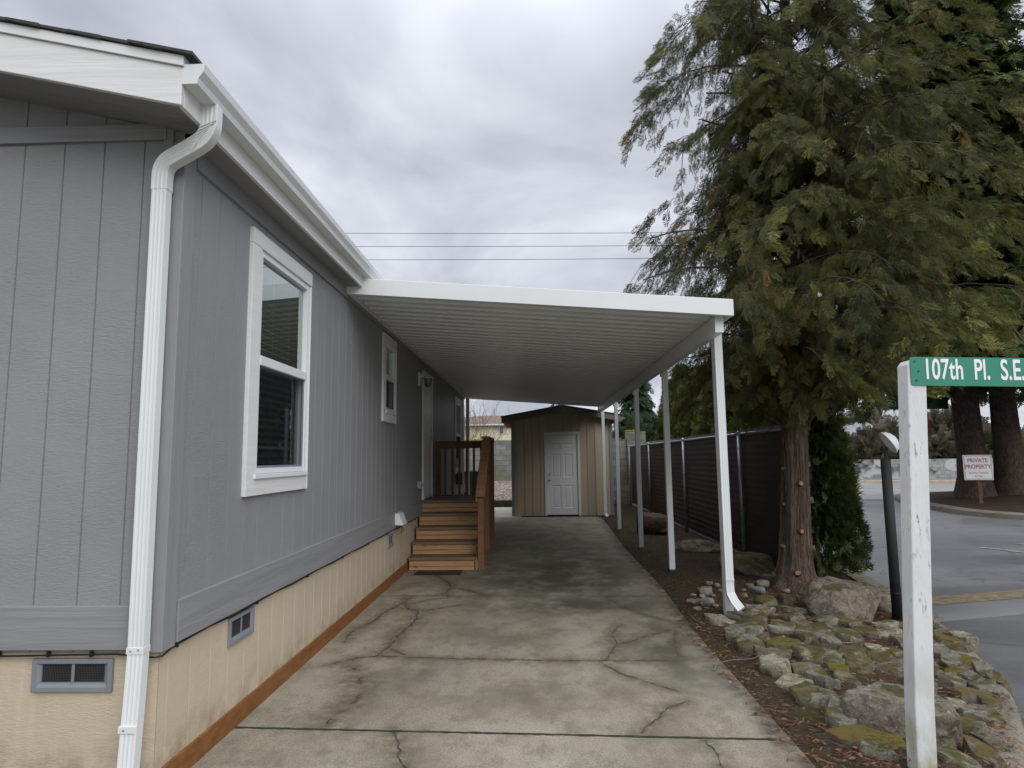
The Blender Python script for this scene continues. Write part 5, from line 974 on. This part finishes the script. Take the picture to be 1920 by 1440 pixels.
for i in range(nl):
    z0 = 1.75+8.2*((i % 210)/210)**1.05; inner = i >= 210; az = i*2.39996+r_.uniform(-.3, .3); o = Vector((math.cos(az), math.sin(az), 0))
    L = float(np.interp(z0, [1.7, 2.6, 4, 6, 8, 10], [1.5, 2.15, 2.25, 2.0, 1.5, .5]))*r_.uniform(.72, 1.08)*(1+max(0, o.x)*(float(np.interp(z0, [2, 4.5, 6, 7.5, 10], [1.42, 1.22, .85, .62, .6]))-1))
    if inner: L *= r_.uniform(.28, .6); z0 = max(z0, 2.35)
    if z0 < 2.5 and o.x < -.2 and o.y < .3: L *= .62
    rise_ = r_.uniform(.30, .85); b = trunk_at(z0); pts = []
    for k in range(9):
        t = k/8; pts.append(b+o*(L*t)+Vector((-o.y, o.x, 0))*(.12*L*math.sin(t*3+i))+Vector((0, 0, L*(rise_*t-.62*rise_*t**3-.28*t*t))))
    cut = next((k for k, q in enumerate(pts) if q.x < 2.0 and q.z < 3.35 and q.y > 5.6 or q.x < 1.2 or (k > 2 and q.z < 3.3 and not cedar_ok(q+Vector((0, 0, -.05)))) or (k > 4 and not cedar_ok(q))), 9)
    if cut > 1: limb.tube(pts[:cut], [max(.006, .020*(L/2)*(1-t/8.6)) for t in range(cut)], 5, False)
    nb = int(17*L/2)+3
    for j in range(nb):
        t = .16+.86*(j+r_.random())/nb; t = min(t, 1.0); kf = t*8; k0 = min(7, int(kf)); p = pts[k0].lerp(pts[k0+1], kf-k0); sg = 1 if j % 2 else -1
        lat = Vector((-o.y, o.x, 0))*sg; bd_ = (o*r_.uniform(.35, 1.0)+lat*r_.uniform(.25, 1.0)+Vector((0, 0, r_.uniform(-.30, .22)))).normalized()
        bl_ = r_.uniform(.28, .68)*(1.12-.45*t)*min(1.15, L/1.7); q_ = [p+bd_*(bl_*u)+Vector((0, 0, -.85*bl_*u*u)) for u in (0, .33, .66, 1)]
        if not cedar_ok(q_[3]) or not cedar_ok(q_[0]): continue
        limb.tube(q_, [.0045, .0035, .0025, .0015], 3, False); ns = r_.choice((8, 9, 10)); tb = r_.gauss(0, .10)
        for m in range(ns):
            u = .2+.8*(m+.5*r_.random())/ns; uf = u*3; u0_ = min(2, int(uf)); pp_ = q_[u0_].lerp(q_[u0_+1], uf-u0_); s2 = 1 if m % 2 else -1
            la = bd_.cross(Vector((0, 0, 1))); la = la.normalized() if la.length > .01 else lat
            tipk = max(0, t-.6)*2.2; d = (bd_*r_.uniform(.4, .9)+la*s2*r_.uniform(.2, .8)+o*(.9*tipk)+Vector((0, 0, -r_.uniform(.45, 1.7)*(1-.6*tipk)))).normalized()
            nrm = (Vector((0, 0, 1))*r_.uniform(.0, .6)+o*r_.uniform(.2, 1.0)+Vector((r_.gauss(0, .6), r_.gauss(0, .6), r_.gauss(0, .2))))
            if not cedar_ok(pp_+d*.12): continue
            SP.append(pp_); SD.append(d); SU.append(nrm); SS.append(r_.uniform(.10, .23)); ST.append((t, tb, z0, o.x))
P_ = np.array([tuple(p) for p in SP]); ST = np.array(ST); nzv = vnoise(P_, .9, 4)
tint = .20+.26*nzv+ST[:, 1]+rng.normal(0, .13, len(P_))+.16*ST[:, 0]+.10*np.clip((3.6-P_[:, 2])/2, -.6, 1)+.12*np.clip((P_[:, 0]-3.2)/1.5, -.8, 1)*(P_[:, 2] < 5)
brown = (vnoise(P_, 1.3, 31) > .36) & (rng.random(len(P_)) < .22); tint = np.where(brown, rng.uniform(.88, 1, len(P_)), np.clip(tint, 0, .84))
v, f, t = scatter(TC, P_, np.array([tuple(q) for q in SD]), np.array([tuple(q) for q in SU]), np.array(SS), tint)
crown = arrmesh('crown', v, f, 'cedar_leaf', ced, t); limb.build('limbs', 'twig', ced, smooth=True, fix=False)

def column(name, label, cat, base, h, rad, n, mat, group=None, size=(.10, .2), mesh=None, seed=0, taper=.75):
    th_ = thing(name, label, cat, base, group); rs = np.random.default_rng(seed+50); u = rs.random(n)**.85; z_ = .05+u*(h-.1); prof_ = rad*np.clip((1-(z_/h)**2.2), .06, 1)**taper*np.clip(z_/.25+.55, 0, 1)
    az = rs.random(n)*2*np.pi; lump = 1+.28*np.array([noise.noise((math.cos(a)*1.6+seed, math.sin(a)*1.6, zz2*1.5)) for a, zz2 in zip(az, z_)])
    rr2 = prof_*lump*(1-.55*rs.random(n)**2.2); P2 = np.stack([base[0]+np.cos(az)*rr2, base[1]+np.sin(az)*rr2, base[2]+z_], -1)
    D2 = np.stack([np.cos(az)*.55, np.sin(az)*.55, np.full(n, .8)], -1)+rs.normal(0, .32, (n, 3)); U2 = np.stack([np.cos(az+1.57), np.sin(az+1.57), np.zeros(n)], -1)+rs.normal(0, .6, (n, 3))
    nz_ = np.array([noise.noise((p[0]*1.7+seed*3, p[1]*1.7, p[2]*1.7)) for p in P2]); T2 = np.clip(.5+.35*nz_+rs.normal(0, .13, n), 0, 1)
    v, f, t = scatter(TF, P2, D2, U2, rs.uniform(*size, n), T2); arrmesh('foliage', v, f, mat, th_, t)
    MB().tube([(base[0], base[1], base[2]-.1), (base[0], base[1], base[2]+h*.8)], [.05*h/3, .01], 6).build('trunk', 'twig', th_); return th_
hedge_lab = ['tall narrow arborvitae, farthest in the row behind the fence', 'pointed arborvitae with the highest tip in the fence row, second from the far end', 'arborvitae behind the fence seen just left of the nearest carport post']
for i in range(10):
    y_ = 18.9-1.02*i; h = [3.75, 4.05, 3.5, 3.75, 3.6, 3.9, 3.7, 3.9, 3.6, 3.8][i]
    lab = hedge_lab[0] if i == 0 else hedge_lab[1] if i == 2 else 'arborvitae in the green row behind the slatted fence'
    column('arborvitae', lab, 'tree', (4.12+.06*math.sin(i*2), y_, -.1), h, .60, 1500, 'arbor_leaf', 'arborvitae row behind the slatted fence', (.12, .25), seed=i, taper=.72)
sb_ = at(1566, 1088, z=-.06); column('arborvitae_shrub', 'dark green bushy arborvitae shrub right behind the cedar trunk', 'shrub', (sb_.x-.02, sb_.y+.42, -.07), 2.55, .50, 3200, 'shrub_leaf', None, (.09, .17), seed=77, taper=.8)

def conifer(name, label, base, h, r0_, z_low, nlimb, mat, ssz, tilt=(0, 0), trunk_r=.35, group=None, droop=.35, per=10, bark_='spruce_bark', seed=1, vis=None):
    th_ = thing(name, label, 'tree', base, group); r_ = random.Random(seed); mb = MB(); b = Vector(base)
    def ax(z_): return b+Vector((tilt[0]*z_, tilt[1]*z_, z_))
    zz3 = np.linspace(-.2, h, 30); vs = []; n_ = 18
    for z_ in zz3:
        rad = trunk_r*(1-z_/h*.95)*(1+.55*math.exp(-max(0, z_)/.35)); c = ax(z_)
        for k in range(n_): a = 2*math.pi*k/n_; q_ = 1+.08*noise.noise((math.cos(a)*2, math.sin(a)*2, z_*.7+seed)); vs.append((c.x+math.cos(a)*rad*q_, c.y+math.sin(a)*rad*q_, c.z))
    mb.add(vs, [(i*n_+k, i*n_+(k+1) % n_, (i+1)*n_+(k+1) % n_, (i+1)*n_+k) for i in range(29) for k in range(n_)]); mb.build('trunk', bark_, th_, smooth=True)
    P2, D2, U2, S2, T2 = [], [], [], [], []; lb_ = MB()
    for i in range(nlimb):
        z0 = z_low+(h-z_low)*(i/nlimb); az = i*2.39996+r_.uniform(-.4, .4); o = Vector((math.cos(az), math.sin(az), 0))
        if vis and not vis(o, z0): continue
        L = r0_*(1-(z0-z_low)/(h-z_low)*.93)*r_.uniform(.7, 1.1); p0 = ax(z0); pts = [p0+o*(L*k/6)+Vector((0, 0, L*(.12*k/6-droop*(k/6)**2+.10*(k/6)**4))) for k in range(7)]
        lb_.tube(pts, [max(.008, .05*L/4*(1-k/6.4)) for k in range(7)], 4, False); ns = int(per*L); lat0 = Vector((-o.y, o.x, 0)); tb = r_.gauss(0, .12)
        for j in range(ns):
            t = .12+.9*(j+r_.random())/ns; t = min(1, t); kf = t*6; k0 = min(5, int(kf)); p = pts[k0].lerp(pts[k0+1], kf-k0); sg = 1 if j % 2 else -1; reach = r_.random()*.30*L*(1.15-t)
            p = p+lat0*sg*reach+o*reach*.5-Vector((0, 0, reach*.3)); d = o*r_.uniform(.5, 1)+lat0*sg*r_.uniform(.1, .9)+Vector((0, 0, r_.uniform(-.75, .05))); P2.append(p); D2.append(d); U2.append(Vector((r_.gauss(0, .35), r_.gauss(0, .35), 1))); S2.append(r_.uniform(*ssz)); T2.append(min(1, max(0, .4+tb+.25*t+r_.gauss(0, .13)-.15)))
    v, f, t = scatter(TN, np.array([tuple(q) for q in P2]), np.array([tuple(q) for q in D2]), np.array([tuple(q) for q in U2]), np.array(S2), np.array(T2)); arrmesh('crown', v, f, mat, th_, t); lb_.build('limbs', 'twig', th_, smooth=True, fix=False); return th_
t1, t2 = at(1838, 915, y=21.3), at(1880, 915, y=21.3)
conifer('spruce_tree', 'leaning dark trunked spruce behind the private property notice', (t1.x, 21.5, .18), 21, 4.4, 4.0, 190, 'spruce_leaf', (.45, .85), (-.035, 0), .43, None, .42, 15, seed=5)
conifer('spruce_tree', 'upright dark trunked spruce right of the private property notice', (t2.x+.15, 21.1, .18), 22, 4.6, 3.7, 200, 'spruce_leaf', (.45, .85), (-.012, 0), .40, None, .40, 15, seed=8)
f1 = at(1195, 850, y=34); conifer('fir_tree', 'fir with drooping boughs standing beyond the block wall pier', (f1.x, 34, 0), 6.7, 2.0, .6, 100, 'fir_leaf', (.35, .7), (0, 0), .16, None, .25, 16, seed=21)
f1 = at(1045, 850, y=40); conifer('fir_tree', 'fir whose top shows just above the shed roof', (f1.x, 40, 0), 4.95, 1.9, .5, 60, 'fir_leaf', (.35, .7), (0, 0), .14, None, .25, 14, seed=22)
def bush(name, label, c, rx, ry, rz_, n, mat, tmpl, size, seed, cat='bush', group=None, flat=.3):
    th_ = thing(name, label, cat, (c[0], c[1], c[2]), group); rs = np.random.default_rng(seed); d = rs.normal(0, 1, (n, 3)); d /= np.linalg.norm(d, axis=1)[:, None]; d[:, 2] = np.abs(d[:, 2])*1.0
    l_ = 1+.35*np.array([noise.noise(Vector(q)*1.8+Vector((seed, 0, 0))) for q in d]); rad = l_*(1-.6*rs.random(n)**2); P2 = np.array(c)+d*rad[:, None]*np.array([rx, ry, rz_]); D2 = d+rs.normal(0, .5, (n, 3))+np.array([0, 0, .3]); U2 = rs.normal(0, 1, (n, 3))
    T2 = np.clip(.5+.4*np.array([noise.noise(Vector(q)*.9+Vector((0, seed, 0))) for q in P2])+rs.normal(0, .15, n), 0, 1); v, f, t = scatter(tmpl, P2, D2, U2, rs.uniform(*size, n), T2); arrmesh('foliage', v, f, mat, th_, t)
    MB().tube([(c[0], c[1], c[2]-.2), (c[0], c[1], c[2]+rz_*.6)], [.06, .02], 6).build('stem', 'twig', th_); return th_
for i, (x_, y_, rx, rz_, lab) in enumerate(((1232, 27, 1.7, 3.0, 'round green tree left of the arborvitae row behind the pier'), (1180, 30, 2.2, 2.6, 'low green bushy tree under the fir beyond the pier'), (1265, 31, 2.2, 3.3, 'rounded green tree farthest behind the arborvitae row'))):
    p = at(x_, 850, y=y_); bush('leafy_tree', lab, (p.x, y_, 0), rx, rx*.8, rz_, 1500, 'fir_leaf', TF, (.25, .5), 40+i, 'tree')
# brown brush above the far wall
for i, x_ in enumerate(range(1560, 1960, 50)):
    p = at(x_, 850, y=40); t = (p.x*44/40-3)/45; q_ = along(t, -1.7); bush('bramble_bush', ['brown winter bramble spilling over the far wall left of the sign post', 'brown winter bramble over the far wall between sign post and trunks', 'brown winter bramble over the far wall right of the trunks'][0 if i < 3 else 1 if i < 6 else 2], (q_.x, q_.y, .3), 1.6, 1.2, 2.0+.5*math.sin(i*1.9), 420, 'bramble_leaf', TN, (.5, 1.0), 60+i, 'bush', 'brambles above the far wall')
for i, x_ in enumerate((1580, 1640, 1700, 1770, 1830, 1900)):
    p = at(x_, 850, y=62); bush('distant_tree', 'hazy distant tree behind the houses across the road', (p.x, 62+i % 3, .5), 3.2, 2.2, 3.4+.8*math.sin(i*2.3), 420, 'bramble_leaf' if i % 2 else 'fir_leaf', TN, (.9, 1.8), 80+i, 'tree', 'distant trees across the road')
# bare shrub in front of the yellow house
def bare(name, label, c, h, spread, n, seed, mat='bare_twig', r0_=.012):
    th_ = thing(name, label, 'shrub', c); r_ = random.Random(seed); mb = MB(); c = Vector(c)
    def grow(p, d, L, rad, lev):
        k = 4; pts = [p]; q_ = p.copy(); dd = d.copy()
        for i in range(k): dd = (dd+Vector((r_.gauss(0, .13), r_.gauss(0, .13), r_.uniform(0, .10)))).normalized(); q_ = q_+dd*(L/k); pts.append(q_.copy())
        mb.tube(pts, [rad*(1-.2*i) for i in range(k+1)], 3, False)
        if lev > 0:
            for i in range(r_.choice((4, 5, 6))): t = r_.choice((1, 2, 3, 4)); dn = (dd+Vector((r_.gauss(0, .55), r_.gauss(0, .55), r_.gauss(.1, .3)))).normalized(); grow(pts[t], dn, L*r_.uniform(.4, .65), rad*.6, lev-1)
    for i in range(n): a = r_.uniform(0, 6.28); grow(c+Vector((math.cos(a)*spread*r_.random(), math.sin(a)*spread*.4*r_.random(), 0)), Vector((math.cos(a)*.32, math.sin(a)*.3, 1)).normalized(), h*r_.uniform(.5, .72), r0_, 2)
    mb.build('twigs', mat, th_, fix=False); return th_
p = at(893, 850, y=28); bare('bare_shrub', 'leafless twiggy shrub in front of the yellow house', (p.x, 28, .4), 3.3, .9, 26, 3); p = at(876, 850, y=30); bare('bare_shrub', 'tall leafless shrub beside the far downspout of the grey home', (p.x, 30, .4), 4.1, .35, 12, 9)

# ------------------------------------------------------------------ litter on the bed
n = 13000; rs = np.random.default_rng(5); Pq, Dq, Sq, Tq = [], [], [], []
while len(Pq) < n:
    y_ = rs.uniform(2.3, 8) if rs.random() < .62 else rs.uniform(5, 13) if rs.random() < .6 else rs.uniform(13, 20); ex, kx = edge_x(y_), kerb_x(y_)-.02; x_ = rs.uniform(ex-.1, kx)
    if noise.noise((x_*1.3, y_*1.3, 7)) < -.2+.3*rs.random()-.15: continue
    z_ = max(gz(x_, y_), .001 if x_ < ex+.0 else -1, -.083 if x_ > kx-.25 else -1); Pq.append((x_, y_, z_+.006+(.05*rs.random()**2 if 3 < y_ < 7 else .01*rs.random()))); a = rs.uniform(0, 6.28); Dq.append((math.cos(a), math.sin(a), rs.normal(0, .15))); Sq.append(rs.uniform(.02, .075)); Tq.append(np.clip(rs.beta(2, 2.4), 0, 1))
nv = np.array([[0, 0, 0], [.5, .045, .04], [1, 0, 0], [.5, -.045, .0]]); lv = np.array([[0, 0, 0], [.45, .3, .1], [1, 0, .05], [.5, -.28, .0]]); q4 = np.array([[0, 1, 2, 3]])
v, f, t = scatter([(nv, q4), (nv, q4), (nv, q4), (lv*.6, q4)], np.array(Pq), np.array(Dq), np.tile([0.05, 0, 1.], (n, 1))+rs.normal(0, .12, (n, 3)), np.array(Sq), np.array(Tq)); lt = arrmesh('leaf_litter', v, f, 'litter', None, t); lt['kind'] = 'stuff'
for i, pxs in enumerate(([(1340, 1275), (1346, 1262), (1370, 1257), (1410, 1258), (1440, 1253), (1455, 1245)], [(1293, 1163), (1302, 1174), (1312, 1180), (1323, 1184)], [(1600, 1225), (1575, 1229), (1545, 1233)], [(1500, 1141), (1497, 1130), (1490, 1120)])):
    pts = [gp_(a, b) + Vector((0, 0, .03 if i != 1 else .018)) for a, b in pxs]; tag(MB().tube(pts, [.005, .0048, .004, .0035, .003, .002][:len(pts)], 5).build('twig', 'pale_twig', smooth=True), ['long curved twig lying over the driveway edge', 'short pale twig beside the nearest carport post cobbles', 'straight pale twig across the flat stones', 'pale twig leaning by the largest boulder'][i], 'twig')
